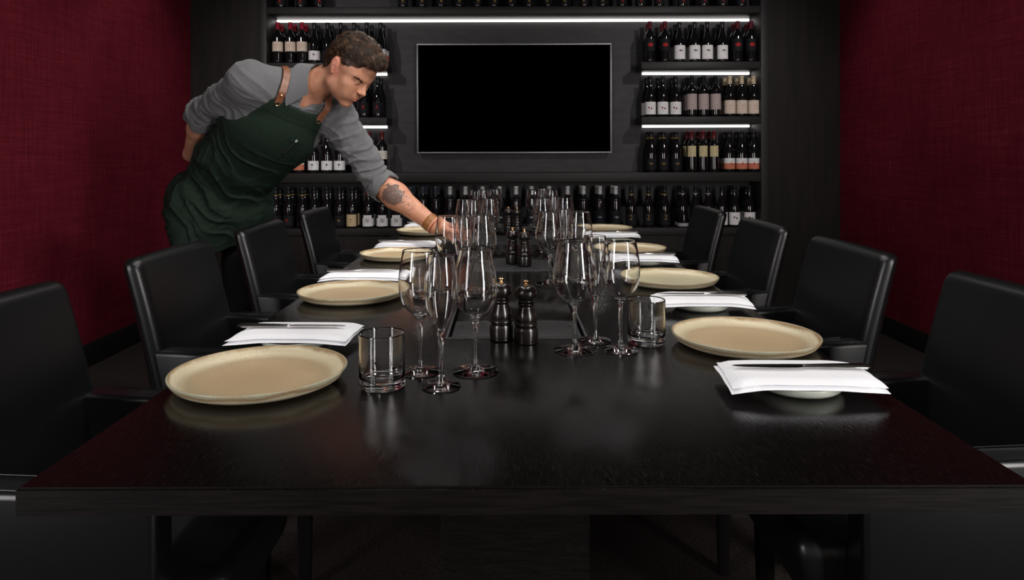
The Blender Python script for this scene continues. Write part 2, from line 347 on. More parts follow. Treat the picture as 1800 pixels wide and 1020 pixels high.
# kind: shape, capsule material, capsule length, label (material, z0, z1, half angle), marks (name, ink, z), description
BT = {
 'redcap':   ('bordeaux', 'red_foil', .052, ('pinkish_paper', .085, .155, 1.45), ('text', 'red_ink', .122), 'red-capped bottle with tall cream label'),
 'tree':     ('burgundy', 'black_foil', .05, ('white_paper', .022, .088, 1.4), ('tree', 'grey_ink', .055), 'black bottle with white label showing grey sketch'),
 'salmon':   ('burgundy', 'black_foil', .05, ('white_paper', .022, .100, 1.35), ('figure', 'red_ink', .063), 'black bottle with white and salmon label'),
 'seal':     ('burgundy', 'black_foil', .05, ('black_paper', .03, .11, 1.1), ('seal', 'red_ink', .075), 'black bottle with dark label and red seal'),
 'claret':   ('bordeaux', 'dark_red_foil', .058, ('ivory_paper', .10, .160, 1.5), ('text', 'grey_ink', .13), 'maroon-capped bottle with ivory label'),
 'oval':     ('bordeaux', 'dark_red_foil', .055, ('black_paper', .08, .17, 1.2), ('oval', 'red_ink', .125), 'maroon-capped bottle with red oval emblem'),
 'bird':     ('burgundy', 'black_foil', .05, ('white_paper', .022, .122, 1.3), ('bird', 'black_ink', .076), 'black bottle with white label showing dark bird'),
 'dots':     ('burgundy', 'black_foil', .05, ('white_paper', .018, .108, 1.35), ('dots', 'burgundy_ink', .064), 'black bottle with white label and red blots'),
 'taupe':    ('bordeaux', 'black_foil', .055, ('taupe_paper', .052, .165, 1.3), ('text', 'pinkish_paper', .11), 'black-capped bottle with tall taupe label'),
 'cream':    ('burgundy', 'cream_foil', .062, ('pinkish_paper', .022, .118, 1.4), ('text', 'red_ink', .07), 'cream-capped bottle with cream label'),
 'goldtext': ('burgundy', 'black_foil', .05, ('black_paper', .02, .10, 1.3), ('gold', 'gold_ink', .062), 'black bottle with gold lettering on black label'),
 'cab':      ('bordeaux', 'dark_red_foil', .06, ('yellow_paper', .112, .19, .85), ('text', 'tan_paper', .15), 'maroon-capped bottle with small cream label'),
 'ringed':   ('burgundy', 'black_foil', .06, ('black_paper', .018, .09, 1.3), ('seal', 'red_ink', .055), 'gold-ringed bottle with dark label'),
 'plain':    ('burgundy', 'black_foil', .05, ('black_paper', .02, .09, 1.3), ('script', 'gold_ink', .055), 'plain black bottle'),
 'triangle': ('burgundy', 'black_foil', .05, ('tan_paper', .014, .100, 1.1), ('triangle', 'black_ink', .058), 'black bottle with tan label and black triangle'),
 'block':    ('burgundy', 'black_foil', .05, ('white_paper', .014, .072, 1.4), ('block', 'black_ink', .058), 'black bottle with white block-print label'),
 'blockred': ('burgundy', 'bright_red_foil', .055, ('white_paper', .014, .072, 1.4), ('block', 'black_ink', .058), 'bright red-capped bottle with white block-print label'),
 'greycap':  ('bordeaux', 'grey_foil', .055, ('black_paper', .03, .10, 1.2), ('script', 'grey_ink', .06), 'slate-capped black bottle'),
 'whitecap': ('bordeaux', 'white_foil', .06, ('black_paper', .03, .12, 1.2), ('oval_small', 'silver_foil', .075), 'white-capped black bottle'),
 'hook':     ('burgundy', 'black_foil', .06, ('black_paper', .02, .10, 1.2), ('hook', 'gold_ink', .082), 'gold-ringed bottle with gold hook mark'),
 'silver':   ('burgundy', 'black_foil', .055, ('silver_foil', .008, .032, 1.4), ('stem', 'silver_foil', .045), 'silver-ringed bottle with silver base band'),
 'burgdots': ('burgundy', 'black_foil', .05, ('white_paper', .018, .108, 1.35), ('dots', 'plum_ink', .07), 'black bottle with white label and plum blots'),
 'gem':      ('bordeaux', 'black_foil', .05, ('black_paper', .02, .10, 1.2), ('star', 'gold_ink', .045), 'dark bottle with round gold emblem'),
 'gemred':   ('bordeaux', 'black_foil', .05, ('black_paper', .02, .10, 1.2), ('star', 'red_ink', .045), 'dark bottle with dim red emblem'),
}
protos = {}
def make_bottle(kind):
    shp, cap, cl, (lm, z0, z1, a), (mk, ink, mz), desc = BT[kind]
    o = part('wine_bottle', 'glass_'+shp, lambda: lathe(bmesh.new(), PROF[shp], 28), M['bottle'], None)
    def capf():
        P = [(r+.0006, z) for r, z in PROF[shp] if z > .3-cl and r > 0]
        return lathe(bmesh.new(), [(prof_r(shp, .3-cl)+.0001, .3-cl-.001), (prof_r(shp, .3-cl)+.0007, .3-cl)]+P+[(.0, P[-1][1]+.0006)], 20)
    part('capsule', 'cap_'+shp+cap+str(cl), capf, M[cap], o)
    r = prof_r(shp, .06)
    l = part('paper_label', 'label_'+kind, lambda: patch(r, z0, z1, a), M[lm], o)
    if kind == 'salmon': part('lower_panel', 'lower_'+kind, lambda: patch(r+.0007, z0, z0+.042, a, t=.0002), M['salmon_ink'], l)
    if kind in ('block', 'blockred'): part('upper_panel', 'upper_'+kind, lambda: patch(r+.0003, .05, .094, .8, t=.0003), M['white_paper'], l)
    if kind == 'cream': pass
    part('printed_mark', 'mark_'+kind, lambda: glyphs(r, MARKS[mk], mz), M[ink], l)
    if kind in ('ringed', 'hook', 'silver', 'goldtext'):
        zz = .3-cl-.003; rr = prof_r(shp, zz)
        part('neck_ring', 'ring_'+kind, lambda: lathe(bmesh.new(), [(rr+.0001, zz-.004), (rr+.0012, zz-.003), (rr+.0012, zz+.003), (rr+.0001, zz+.004)], 20), M['silver_foil' if kind == 'silver' else 'gold_foil'], o)
    return o
ORD = ['', 'first', 'second', 'third', 'fourth', 'fifth', 'sixth', 'seventh', 'eighth', 'ninth', 'tenth', 'eleventh', 'twelfth', 'thirteenth']
def ordn(i, n):
    if i == 0: return 'leftmost'
    if i == n-1: return 'rightmost'
    if i < (n+1)//2: return ORD[i+1]+'-from-left'
    return ORD[n-i]+'-from-right' if n-i > 1 else 'rightmost'
used = {}
def bottle_row(items, ztop, d, where, group):
    """items: (pixel x, kind); labels count from the left within each kind of the row"""
    tot = {}
    for p, k in items: tot[k] = tot.get(k, 0)+1
    cnt = {}
    for p, k in items:
        if k not in protos: o = protos[k] = make_bottle(k)
        else: o = copy_tree(protos[k])
        o.location = (X(p, d), d+random.uniform(-.003, .003), ztop+.0005); o.rotation_euler = (0, 0, random.uniform(-.16, .16)+(.1 if p < 891 else -.1))
        i = cnt.get(k, 0); cnt[k] = i+1
        desc = BT[k][5]
        pos = '' if tot[k] == 1 else ordn(i, tot[k])+' '
        lb = '%s%s, %s' % (pos, desc, where)
        if len(lb.replace('-', ' ').split()) > 16: lb = lb.replace('bottle with ', 'bottle, ').replace(' showing', ',').replace(' and ', ' ')
        o['label'] = lb; o['category'] = 'bottle'; o['group'] = group
D1, D2 = 5.106, 5.205
def seq(xs, k): return [(x, k) for x in xs]
bottle_row(seq((489, 511, 531.5), 'redcap')+seq((553.3,), 'tree')+seq((576.6, 599.6, 623, 645.5), 'plain')+[(669.5, 'salmon')], Z1, D1, 'front row of upper left shelf', 'bottles on the upper left shelf')
bottle_row(seq((496, 519, 539), 'redcap')+seq((560,), 'tree')+seq((584, 607, 629, 654), 'plain')+[(675, 'salmon')], Z1, D2, 'back row of upper left shelf', 'bottles on the upper left shelf')
bottle_row(seq((617.5, 640, 664.5), 'seal'), Z2, D1, 'front row of middle left shelf', 'bottles on the middle left shelf')
bottle_row(seq((646, 670), 'seal'), Z2, D2, 'back row of middle left shelf', 'bottles on the middle left shelf')
bottle_row(seq((502, 525.5), 'salmon')+seq((551, 574.5, 597), 'tree')+seq((627, 649, 671.5), 'claret'), Z3, D1, 'front row of lower left shelf', 'bottles on the lower left shelf')
bottle_row(seq((1143, 1169.5), 'oval')+seq((1195, 1221.5, 1243.5, 1270), 'bird')+seq((1297, 1320.5), 'oval'), Z1, D1, 'front row of upper right shelf', 'bottles on the upper right shelf')
bottle_row(seq((1139, 1164), 'oval')+seq((1187.5, 1213.5, 1234.5, 1262), 'bird')+seq((1290, 1313), 'oval'), Z1, D2, 'back row of upper right shelf', 'bottles on the upper right shelf')
bottle_row(seq((1143, 1165, 1188), 'dots')+seq((1216, 1236.7, 1258), 'taupe')+seq((1283, 1304, 1325), 'cream'), Z2, D1, 'front row of middle right shelf', 'bottles on the middle right shelf')
bottle_row(seq((1137, 1157, 1181), 'dots')+seq((1208.5, 1230, 1251.5), 'taupe')+seq((1274.5, 1295, 1317), 'cream'), Z2, D2, 'back row of middle right shelf', 'bottles on the middle right shelf')
bottle_row(seq((1144.5, 1166, 1188.5), 'goldtext')+seq((1216, 1235.5, 1255), 'cab')+seq((1282, 1303.5, 1324.5), 'salmon'), Z3, D1, 'front row of lower right shelf', 'bottles on the lower right shelf')
bottle_row(seq((1139, 1161, 1183), 'goldtext')+seq((1208, 1227, 1246), 'cab')+seq((1274, 1294.5, 1316), 'salmon'), Z3, D2, 'back row of lower right shelf', 'bottles on the lower right shelf')
bottle_row(seq((484.5, 507, 531), 'ringed')+seq((552, 574, 596.5), 'plain')+[(618.7, 'triangle')]+[(647, 'blockred')]+seq((671.6, 696.6), 'block')+seq((721, 743, 765.5), 'greycap')+seq((791, 818, 848, 878, 907, 934, 965, 997.5, 1025.5, 1054.5, 1082), 'whitecap')+seq((1109.5, 1139.5, 1168), 'hook')+seq((1199.5, 1222.5, 1244.5), 'silver')+seq((1268.5, 1291, 1317), 'burgdots'), Z4, D1, 'front row of bottom shelf', 'bottles on the bottom shelf')
bottle_row(seq((492, 513.5, 535.5), 'ringed')+seq((557, 580, 602), 'plain')+[(625, 'triangle')]+[(653, 'blockred')]+seq((727, 749, 770), 'greycap')+seq((1021.5, 1049.5, 1076), 'whitecap')+seq((1163.5,), 'hook')+seq((1195,), 'silver')+seq((1286.5, 1311.5), 'burgdots'), Z4, D2, 'back row of bottom shelf', 'bottles on the bottom shelf')
bottle_row(seq((495, 530, 562.6), 'gemred')+seq((709, 742.6, 775.8, 807.8, 839.7, 869, 900, 930.4, 964, 993.8, 1027.6, 1059.5), 'gem')+seq((1094, 1126.4, 1159.6, 1200, 1237, 1271, 1304), 'gemred'), ZT, D1, 'on the topmost shelf', 'bottles on the topmost shelf')

# ------------------------------------------------------------------ dining table
TX0, TX1, TY0, TY1, TZ = -.552, .596, .791, 3.95, .75
T = empty('dining_table', ((TX0+TX1)/2, (TY0+TY1)/2, 0)); tag(T, 'long black oak dining table with glossy top, set for eight', 'table')
ox, oy = T.location.x, T.location.y
CX0, CX1, CY0, CY1 = -.128, .166, 1.438, 3.75      # the cable trough let into the top
def tb(name, x0, x1, y0, y1, z0, z1, m, bevel=0, parent=None): return boxo(name, x0-ox, x1-ox, y0-oy, y1-oy, z0, z1, m, parent or T, bevel)
bm = bmesh.new()
xs = [TX0, CX0, CX1, TX1]; ys = [TY0, CY0, CY1, TY1]
gv = {}
for k, z in enumerate((TZ-.031, TZ)):
    for i, x in enumerate(xs):
        for j, y in enumerate(ys): gv[i, j, k] = bm.verts.new((x-ox, y-oy, z))
for i in range(3):
    for j in range(3):
        if (i, j) == (1, 1): continue
        for k in (0, 1): bm.faces.new([gv[i, j, k], gv[i+1, j, k], gv[i+1, j+1, k], gv[i, j+1, k]])
for i in range(3):
    for j in (0, 3): bm.faces.new([gv[i, j, 0], gv[i+1, j, 0], gv[i+1, j, 1], gv[i, j, 1]])
    for ii in (0, 3): bm.faces.new([gv[ii, i, 0], gv[ii, i+1, 0], gv[ii, i+1, 1], gv[ii, i, 1]])
bm.faces.new([gv[1, 1, 0], gv[2, 1, 0], gv[2, 1, 1], gv[1, 1, 1]]); bm.faces.new([gv[1, 2, 0], gv[2, 2, 0], gv[2, 2, 1], gv[1, 2, 1]])
bm.faces.new([gv[1, 1, 0], gv[1, 2, 0], gv[1, 2, 1], gv[1, 1, 1]]); bm.faces.new([gv[2, 1, 0], gv[2, 2, 0], gv[2, 2, 1], gv[2, 1, 1]])
bmesh.ops.recalc_face_normals(bm, faces=bm.faces)
edge = [e for e in bm.edges if all(abs(v.co.z-TZ) < 1e-5 for v in e.verts) and (all(abs(abs(v.co.x)-(TX1-TX0)/2) < 1e-4 for v in e.verts) or all(abs(abs(v.co.y)-(TY1-TY0)/2) < 1e-4 for v in e.verts)) ]
bmesh.ops.bevel(bm, geom=edge, offset=.0028, segments=3, affect='EDGES')
top = obj('tabletop', bm, [M['table'], M['table_edge']], T, 30)
for p in top.data.polygons:
    if abs(p.normal.y) > .9: p.material_index = 1
# trough: frame, floor, lids
tr = empty('cable_trough', (0, 0, 0)); tr.parent = T
bm = bmesh.new()
for a in ((CX0+.0005, CX1-.0005, CY0+.0005, CY0+.012), (CX0+.0005, CX1-.0005, CY1-.012, CY1-.0005), (CX0+.0005, CX0+.006, CY0+.012, CY1-.012), (CX1-.006, CX1-.0005, CY0+.012, CY1-.012)):
    box(bm, a[0]-ox, a[1]-ox, a[2]-oy, a[3]-oy, TZ-.05, TZ+.0015, .0006)
obj('trough_frame', bm, M['trough'], tr)
tb('trough_floor', CX0+.006, CX1-.006, CY0+.012, CY1-.012, TZ-.05, TZ-.045, M['trough'], 0, tr)
yl = [CY0+.016, 1.60, 2.30, 2.55, 3.02, 3.35, CY1-.014]
for j, (a, b) in enumerate(zip(yl, yl[1:])):
    lid = tb('trough_lid', CX0+.012, CX1-.012, a+.002, b-.002, TZ-.008, TZ-.0008 if j % 2 == 0 else TZ-.002, M['trough_lid'] if j % 2 == 0 else M['table'], .0015, tr)
for x in (CX0+.025, CX1-.025):
    for y in (1.56,):
        tb('lid_catch', x-.006, x+.006, y-.012, y+.012, TZ-.0006, TZ+.0006, M['trough'], .0003, tr)
# pedestals: fluted plank legs with a cross foot
for y in (1.15, 3.3):
    bm = bmesh.new(); prof = []
    w0, w1, t0 = .118, .124, .03
    n = 22
    rows = []
    for z, w in ((.04, w1+.008), (.2, w1), (.5, w0), (TZ-.031, w0+.003)):
        row = []
        for i in range(n+1):
            u = -1+2*i/n
            row.append(bm.verts.new((u*w+.0115-ox, y-oy-t0+(.002 if i % 2 else 0), z)))
        for i in range(n+1):
            u = 1-2*i/n
            row.append(bm.verts.new((u*w+.0115-ox, y-oy+t0-(.002 if i % 2 else 0), z)))
        rows.append(row)
    for a, b in zip(rows, rows[1:]):
        for i in range(len(a)): j = (i+1) % len(a); bm.faces.new((a[i], a[j], b[j], b[i]))
    bm.faces.new(rows[0]); bm.faces.new(rows[-1])
    obj('pedestal', bm, M['table_edge'], T, 30)
    tb('foot', -.36, .38, y-.05, y+.05, 0, .04, M['table_edge'], .006)
tb('apron_beam', -.03, .06, 1.15, 3.3, TZ-.13, TZ-.0515, M['table_edge'], .004)

# ------------------------------------------------------------------ armchairs
def wbox(bm, q, bevel, seg=3):          # a box from 8 corners: (x,y,z) lists bottom 4 then top 4
    v = [bm.verts.new(c) for c in q]
    fs = [(0, 3, 2, 1), (4, 5, 6, 7), (0, 1, 5, 4), (1, 2, 6, 5), (2, 3, 7, 6), (3, 0, 4, 7)]
    for f in fs: bm.faces.new([v[i] for i in f])
    es = list({e for x in v for e in x.link_edges})
    bmesh.ops.bevel(bm, geom=es, offset=bevel, segments=seg, affect='EDGES', profile=.5)
def make_chair():
    """faces +X; origin on the floor under the seat"""
    r = empty('dining_armchair')
    hw = .238
    # reclined upholstered back, slightly padded in the middle
    bm = bmesh.new(); nz, ny = 12, 12
    def pt(s, u, v):      # s: 0 front, 1 rear; u across -1..1; v up 0..1
        z = .40+v*(.861-.40)+(.0035*(1-u*u) if v > .99 else 0); lean = -.170-.075*v-.03*v*v
        wy = hw*(1-.015*v)
        pad = .010*(1-u*u)*math.sin(math.pi*min(1, .15+v*.85))
        return Vector((lean+(pad if s == 0 else -.056+.006*v), u*wy, z))
    G = {}
    for s in (0, 1):
        for i in range(ny+1):
            for j in range(nz+1): G[s, i, j] = bm.verts.new(pt(s, -1+2*i/ny, j/nz))
    for s in (0, 1):
        for i in range(ny):
            for j in range(nz): bm.faces.new((G[s, i, j], G[s, i+1, j], G[s, i+1, j+1], G[s, i, j+1]))
    for j in range(nz):
        for i in (0, ny): bm.faces.new((G[0, i, j], G[0, i, j+1], G[1, i, j+1], G[1, i, j]))
    for i in range(ny):
        for j in (0, nz): bm.faces.new((G[0, i, j], G[0, i+1, j], G[1, i+1, j], G[1, i, j]))
    bmesh.ops.recalc_face_normals(bm, faces=bm.faces)
    es = []
    for e in bm.edges:
        if len(e.link_faces) == 2 and e.link_faces[0].normal.angle(e.link_faces[1].normal) > R(50): es.append(e)
    bmesh.ops.bevel(bm, geom=es, offset=.028, segments=6, affect='EDGES', profile=.55)
    back = obj('backrest', bm, M['leather'], r, 60)
    bm = bmesh.new()
    bm.free()
    for sy in (-1, 1):
        bm = bmesh.new(); tube(bm, [(-.171-.075*v-.03*v*v-.029, sy*(hw*(1-.015*v)+.0006), .40+v*.461) for v in [k/12*.93 for k in range(13)]], .0011, 6)
        obj('side_seam', bm, M['leather'], back)
    # seat
    bm = bmesh.new(); wbox(bm, [(-.20, -.176, .34), (.215, -.176, .34), (.215, .176, .34), (-.20, .176, .34), (-.195, -.176, .47), (.232, -.176, .462), (.232, .176, .462), (-.195, .176, .47)], .038, 6)
    obj('seat', bm, M['leather'], r, 60)
    for sy in (-1, 1):
        y0, y1 = sorted((sy*.1765, sy*hw))
        bm = bmesh.new(); wbox(bm, [(-.165, y0, .30), (.145, y0, .30), (.145, y1, .30), (-.165, y1, .30), (-.238, y0, .629), (.145, y0, .615), (.145, y1, .615), (-.238, y1, .629)], .012, 4)
        a = obj('armrest', bm, M['leather'], r, 60)
        bm = bmesh.new()
        for yy in (y0+.006, y1-.006):
            tube(bm, [(-.18+k*.031, yy, .6285-.0013*k*.95) for k in range(11)], .0009, 5)
        obj('arm_seam', bm, M['leather'], a)
    for sx in (-.20, .145):
        for sy in (-1, 1):
            bm = bmesh.new(); w = .019; y = sy*.205
            q = [(sx-w*.7, y-w*.7, 0), (sx+w*.7, y-w*.7, 0), (sx+w*.7, y+w*.7, 0), (sx-w*.7, y+w*.7, 0), (sx-w, y-w, .299 if sx > 0 else .398), (sx+w, y-w, .299 if sx > 0 else .398), (sx+w, y+w, .299 if sx > 0 else .398), (sx-w, y+w, .299 if sx > 0 else .398)]
            wbox(bm, q, .003, 2); obj('leg', bm, M['chair_wood'], r)
    return r
chair = make_chair()
# back rests' upper front edge: x = chair x - .275; the chairs on each side are 0.75 m apart
LC = [(1.285, 'nearest the camera at left edge of picture'), (2.03, 'second from the camera on the left side'), (2.765, 'third from the camera, in front of the man'), (3.535, 'farthest from the camera on the left side')]
RC = [(1.385, 'nearest the camera at right edge of picture'), (2.10, 'second from the camera on the right side'), (2.81, 'third from the camera on the right side'), (3.56, 'farthest from the camera on the right side')]
for i, (y, w) in enumerate(LC):
    o = chair if i == 0 else copy_tree(chair)
    o.location = (-.669, y, 0); o.rotation_euler = (0, 0, 0)
    tag(o, 'black leather armchair, '+w, 'chair', 'armchairs along the left side of the table')
for i, (y, w) in enumerate(RC):
    o = copy_tree(chair); o.location = (.724, y, 0); o.rotation_euler = (0, 0, math.pi)
    tag(o, 'black leather armchair, '+w, 'chair', 'armchairs along the right side of the table')

# ------------------------------------------------------------------ tableware
def plate_prof(R_, h, foot, t=.005):
    return [(0, .0025), (foot-.006, .0025), (foot-.002, 0), (foot, 0), (foot+.004, .0015)]+spline([(R_*.86, h*.16), (R_*.935, h*.38), (R_*.98, h*.68), (R_, h*.92), (R_*.992, h), (R_*.972, h*.95), (R_*.945, h*.66), (R_*.90, h*.44), (R_*.82, h*.34)], 3)+[(R_*.6, h*.28), (0, h*.26)]
def make_plate(name, r, h, mt):
    bm = bmesh.new(); lathe(bm, plate_prof(r, h, r*.70), 96)
    return obj(name, bm, mt, None, 80)
HT = EYE-TZ
seatL = [(-.409, 1.166), (-.410, 1.865), (X(633, 2.60)+.141, 2.60), (X(696.5, 3.43)+.141, 3.43)]
seatR = [(.468, 1.392), (.474, 2.066), (X(1169.5, 2.735)-.141, 2.735), (X(1110.7, 3.52)-.141, 3.52)]
NTH = ['nearest the camera', 'second from the camera', 'third from the camera', 'farthest from the camera']
pA = make_plate('dinner_plate', .141, .0235, M['plate']); pB = make_plate('dinner_plate', .141, .0235, M['plate2'])
usedp = set()
for side, seats in (('left', seatL), ('right', seatR)):
    for i, (x, y) in enumerate(seats):
        src = pB if (side == 'right' and i == 1) else pA
        o = src if src not in usedp else src.copy()
        if src in usedp: COL.objects.link(o)
        usedp.add(src)
        o.location = (x, y, TZ+.0002); o.rotation_euler = (0, 0, random.uniform(0, 6))
        tag(o, '%s dinner plate on the %s side of the table, %s' % ('greenish tan speckled' if src is pB else 'round tan stoneware', side, NTH[i]), 'plate', 'dinner plates on the table')
# side plates, folded napkins, knives
def napkin_mesh(seed, w=.236, l=.134):
    rnd = random.Random(seed); bm = bmesh.new()
    zoff = 0
    nx, ny = 26, 12
    layers = [(0, 0, 0, 1.0), (.002, .005, .0060, .985)]
    for li, (dx, dy, dz, s) in enumerate(layers):
        sk = rnd.uniform(-.003, .003)+.004
        top = []; bot = []
        for i in range(nx+1):
            rt = []; rb = []
            for j in range(ny+1):
                u, v = i/nx*2-1, j/ny*2-1
                x = u*w/2*s+dx+sk*v; y = v*l/2*s+dy*(1 if v < 0 else -.3)
                rr = math.hypot(x, y)
                droop = -.0055*max(0, (rr-.078)/.06)**1.3
                wav = (.0013*math.sin(4*u+seed+v*1.5)+.0006*math.sin(7*v+u*3+seed*2))*max(0, min(1, (rr-.07)/.03))
                z = dz+droop+wav*(.5+.5*rr/.13)
                ed = 1-max(abs(u)**14, abs(v)**14)
                rt.append(bm.verts.new((x, y, z+.0057*ed+.0001))); rb.append(bm.verts.new((x, y, z)))
            top.append(rt); bot.append(rb)
        for i in range(nx):
            for j in range(ny):
                bm.faces.new((top[i][j], top[i+1][j], top[i+1][j+1], top[i][j+1])); bm.faces.new((bot[i][j], bot[i][j+1], bot[i+1][j+1], bot[i+1][j]))
        for i in range(nx):
            bm.faces.new((top[i][0], bot[i][0], bot[i+1][0], top[i+1][0])); bm.faces.new((top[i][-1], top[i+1][-1], bot[i+1][-1], bot[i][-1]))
        for j in range(ny):
            bm.faces.new((top[0][j], top[0][j+1], bot[0][j+1], bot[0][j])); bm.faces.new((top[-1][j], bot[-1][j], bot[-1][j+1], top[-1][j+1]))
    return bm
def make_knife():
    r = empty('table_knife')
    # blade along -X, handle along +X
    bm = bmesh.new(); st = []
    for x, w0, w1, t in ((-.112, .0, .001, .0006), (-.105, -.004, .004, .0009), (-.09, -.0075, .006, .0012), (-.05, -.0100, .0075, .0014), (-.01, -.0095, .0078, .0018), (.004, -.006, .0062, .0028)):
        st.append([bm.verts.new((x, a, b)) for a, b in ((w0, 0), (w1, -t/2), (w1, t/2))])
    for a, b in zip(st, st[1:]):
        for k in range(3): bm.faces.new((a[k], a[(k+1) % 3], b[(k+1) % 3], b[k]))
    bm.faces.new(st[0]); bm.faces.new(st[-1]); obj('blade', bm, M['steel'], r)
    bm = bmesh.new(); tube(bm, [(.0, 0, 0), (.006, 0, 0), (.03, 0, 0), (.07, 0, 0), (.098, 0, 0), (.104, 0, 0)], [.004, .0058, .0068, .0085, .0090, .0070], 12, flat=.5)
    obj('handle', bm, M['steel'], r); return r
knife = make_knife(); side0 = make_plate('side_plate', .069, .017, M['sideplate'])
napL = [(.0, 1.405), (.0, 2.10), (.0, 2.845), (0, 3.665)]
NP = [('left', 0, -.421, 1.405, -.02, 3), ('left', 1, -.424, 2.095, .0, 5), ('left', 2, -.405, 2.845, .03, 6), ('left', 3, X(711, 3.67)+.125, 3.67, 0, 8),
      ('right', 0, .461, 1.124, -.03, 11), ('right', 1, .470, 1.722, -.05, 14), ('right', 2, .468, 2.44, -.03, 17), ('right', 3, .475, 3.16, 0, 19)]
for k, (side, i, x, y, rz, sd) in enumerate(NP):
    o = side0 if k == 0 else side0.copy()
    if k: COL.objects.link(o)
    o.location = (x+.003, y+(.004 if side == 'right' else -.005), TZ+.0002)
    tag(o, 'small pale green side plate under the napkin on the %s, %s' % (side, NTH[i]), 'plate', 'side plates under the napkins')
    bm = napkin_mesh(sd); nk = obj('folded_napkin', bm, M['napkin'], None, 60)
    nk.location = (x, y, TZ+.0192); nk.rotation_euler = (0, 0, rz)
    tag(nk, 'white folded cloth napkin on side plate, %s side of table, %s' % (side, NTH[i]), 'napkin', 'folded napkins on the side plates')
    kn = knife if k == 0 else copy_tree(knife)
    kn.location = (x+(.010 if side == 'right' else -.012), y+.002, TZ+.0192+.0168)
    kn.rotation_euler = (0, 0, rz+(0 if side == 'right' else math.pi)+.0)
    tag(kn, 'steel knife lying on the napkin on the %s side, %s' % (side, NTH[i]), 'knife', 'knives on the napkins')

# glasses: outer wall, inner wall
def wall(outer, t): return outer
def stem_glass(name, foot_r, stem_top, bowl, t=.0011):
    """bowl: outer points (r,z) from the stem to the rim"""
    o = bmesh.new()
    base = [(0, 0), (foot_r-.0015, 0), (foot_r, .001), (foot_r-.0008, .0022), (foot_r*.6, .0042), (foot_r*.28, .0075), (.0055, .014), (.0040, .024), (.0036, .045), (.0038, stem_top-.018), (.0052, stem_top-.006)]
    outer = base+spline([(.0052, stem_top-.006)]+bowl, 5)[1:]
    bo = spline([(.0052, stem_top-.006)]+bowl, 5)
    inner = [(max(r-t, 0), z+.0004) for r, z in reversed(bo) if z > stem_top+.004 and r-t > .002]
    lathe(o, outer+[(bo[-1][0]-t/2, bo[-1][1]+.0006)]+inner+[(0, stem_top+.0045)], 56)
    return obj(name, o, M['glass'], None, 38)
red1 = stem_glass('red_wine_glass', .0395, .092, [(.014, .097), (.027, .108), (.0365, .124), (.0383, .140), (.0360, .165), (.0305, .195), (.0280, .213)])
red2 = stem_glass('red_wine_glass', .0400, .089, [(.014, .093), (.028, .103), (.0385, .119), (.0425, .136), (.0410, .157), (.0350, .188), (.0318, .2095)])
white = stem_glass('white_wine_glass', .0345, .096, [(.014, .101), (.026, .112), (.0340, .129), (.0372, .148), (.0365, .170), (.0325, .197), (.0300, .2105)])
flute = stem_glass('champagne_flute', .0315, .085, [(.009, .092), (.018, .110), (.0245, .134), (.0268, .156), (.0255, .180), (.0225, .2035), (.0215, .2115)])
def make_tumbler():
    bm = bmesh.new(); r = .0372
    lathe(bm, [(0, .0015), (.030, .001), (.034, 0), (r-.001, .002), (r, .006), (r, .060), (r+.0001, .0845), (r+.0001, .0855), (r-.0003, .0864), (r-.0009, .0868), (r-.0015, .0864), (r-.0019, .0855), (r-.0020, .0845), (r-.0022, .06), (r-.0026, .022), (r-.005, .0155), (.02, .0135), (0, .0130)], 64)
    return obj('water_tumbler', bm, M['glass'], None, 38)
tumb = make_tumbler()
WH = ['nearest place setting', 'second place setting from the camera', 'third place setting from the camera', 'farthest place setting']
protog = {'red1': red1, 'red2': red2, 'white': white, 'flute': flute, 'tumb': tumb}; usedg = set()
def put(kind, x, y, side, i):
    src = protog[kind]; o = src if src not in usedg else src.copy()
    if src in usedg: COL.objects.link(o)
    usedg.add(src); o.location = (x, y, TZ+.0003)
    nm = {'red1': 'large tulip red wine glass', 'red2': 'large round red wine glass', 'white': 'white wine glass', 'flute': 'slim champagne flute', 'tumb': 'short heavy-based water tumbler'}[kind]
    tag(o, 'empty clear %s, %s on the %s' % (nm, WH[i], side), 'glass', 'glasses on the table'); return o
GL = {'red': (-.055, 1.217), 'white': (-.150, 1.216), 'flute': (-.107, 1.138), 'tumb': (-.203, 1.133)}
offs = [(0, 0), (-.012, .715), (-.012, 1.47), (-.004, 2.29)]
for i, (dx, dy) in enumerate(offs):
    put('red1', GL['red'][0]+dx, GL['red'][1]+dy, 'left', i)
    put('white', GL['white'][0]+dx*.8, GL['white'][1]+dy, 'left', i)
    put('flute', GL['flute'][0]+dx+(0, .006, -.004, .0)[i], GL['flute'][1]+dy+(0, .01, 0, -.01)[i], 'left', i)
    if i != 2: put('tumb', GL['tumb'][0]+dx*.5+(0, -.01, 0, 0)[i], GL['tumb'][1]+dy+.01, 'left', i)
GR = {'red': (.129, 1.349), 'flute': (.177, 1.42), 'white': (.2165, 1.349), 'tumb': (.2775, 1.407)}
offs = [(0, 0), (-.004, .72), (.012, 1.43), (.004, 2.17)]
for i, (dx, dy) in enumerate(offs):
    put('red2', GR['red'][0]+dx, GR['red'][1]+dy, 'right', i)
    put('flute', GR['flute'][0]+dx, GR['flute'][1]+dy, 'right', i)
    put('white', GR['white'][0]+dx, GR['white'][1]+dy, 'right', i)
    put('tumb', GR['tumb'][0]+dx, GR['tumb'][1]+dy, 'right', i)
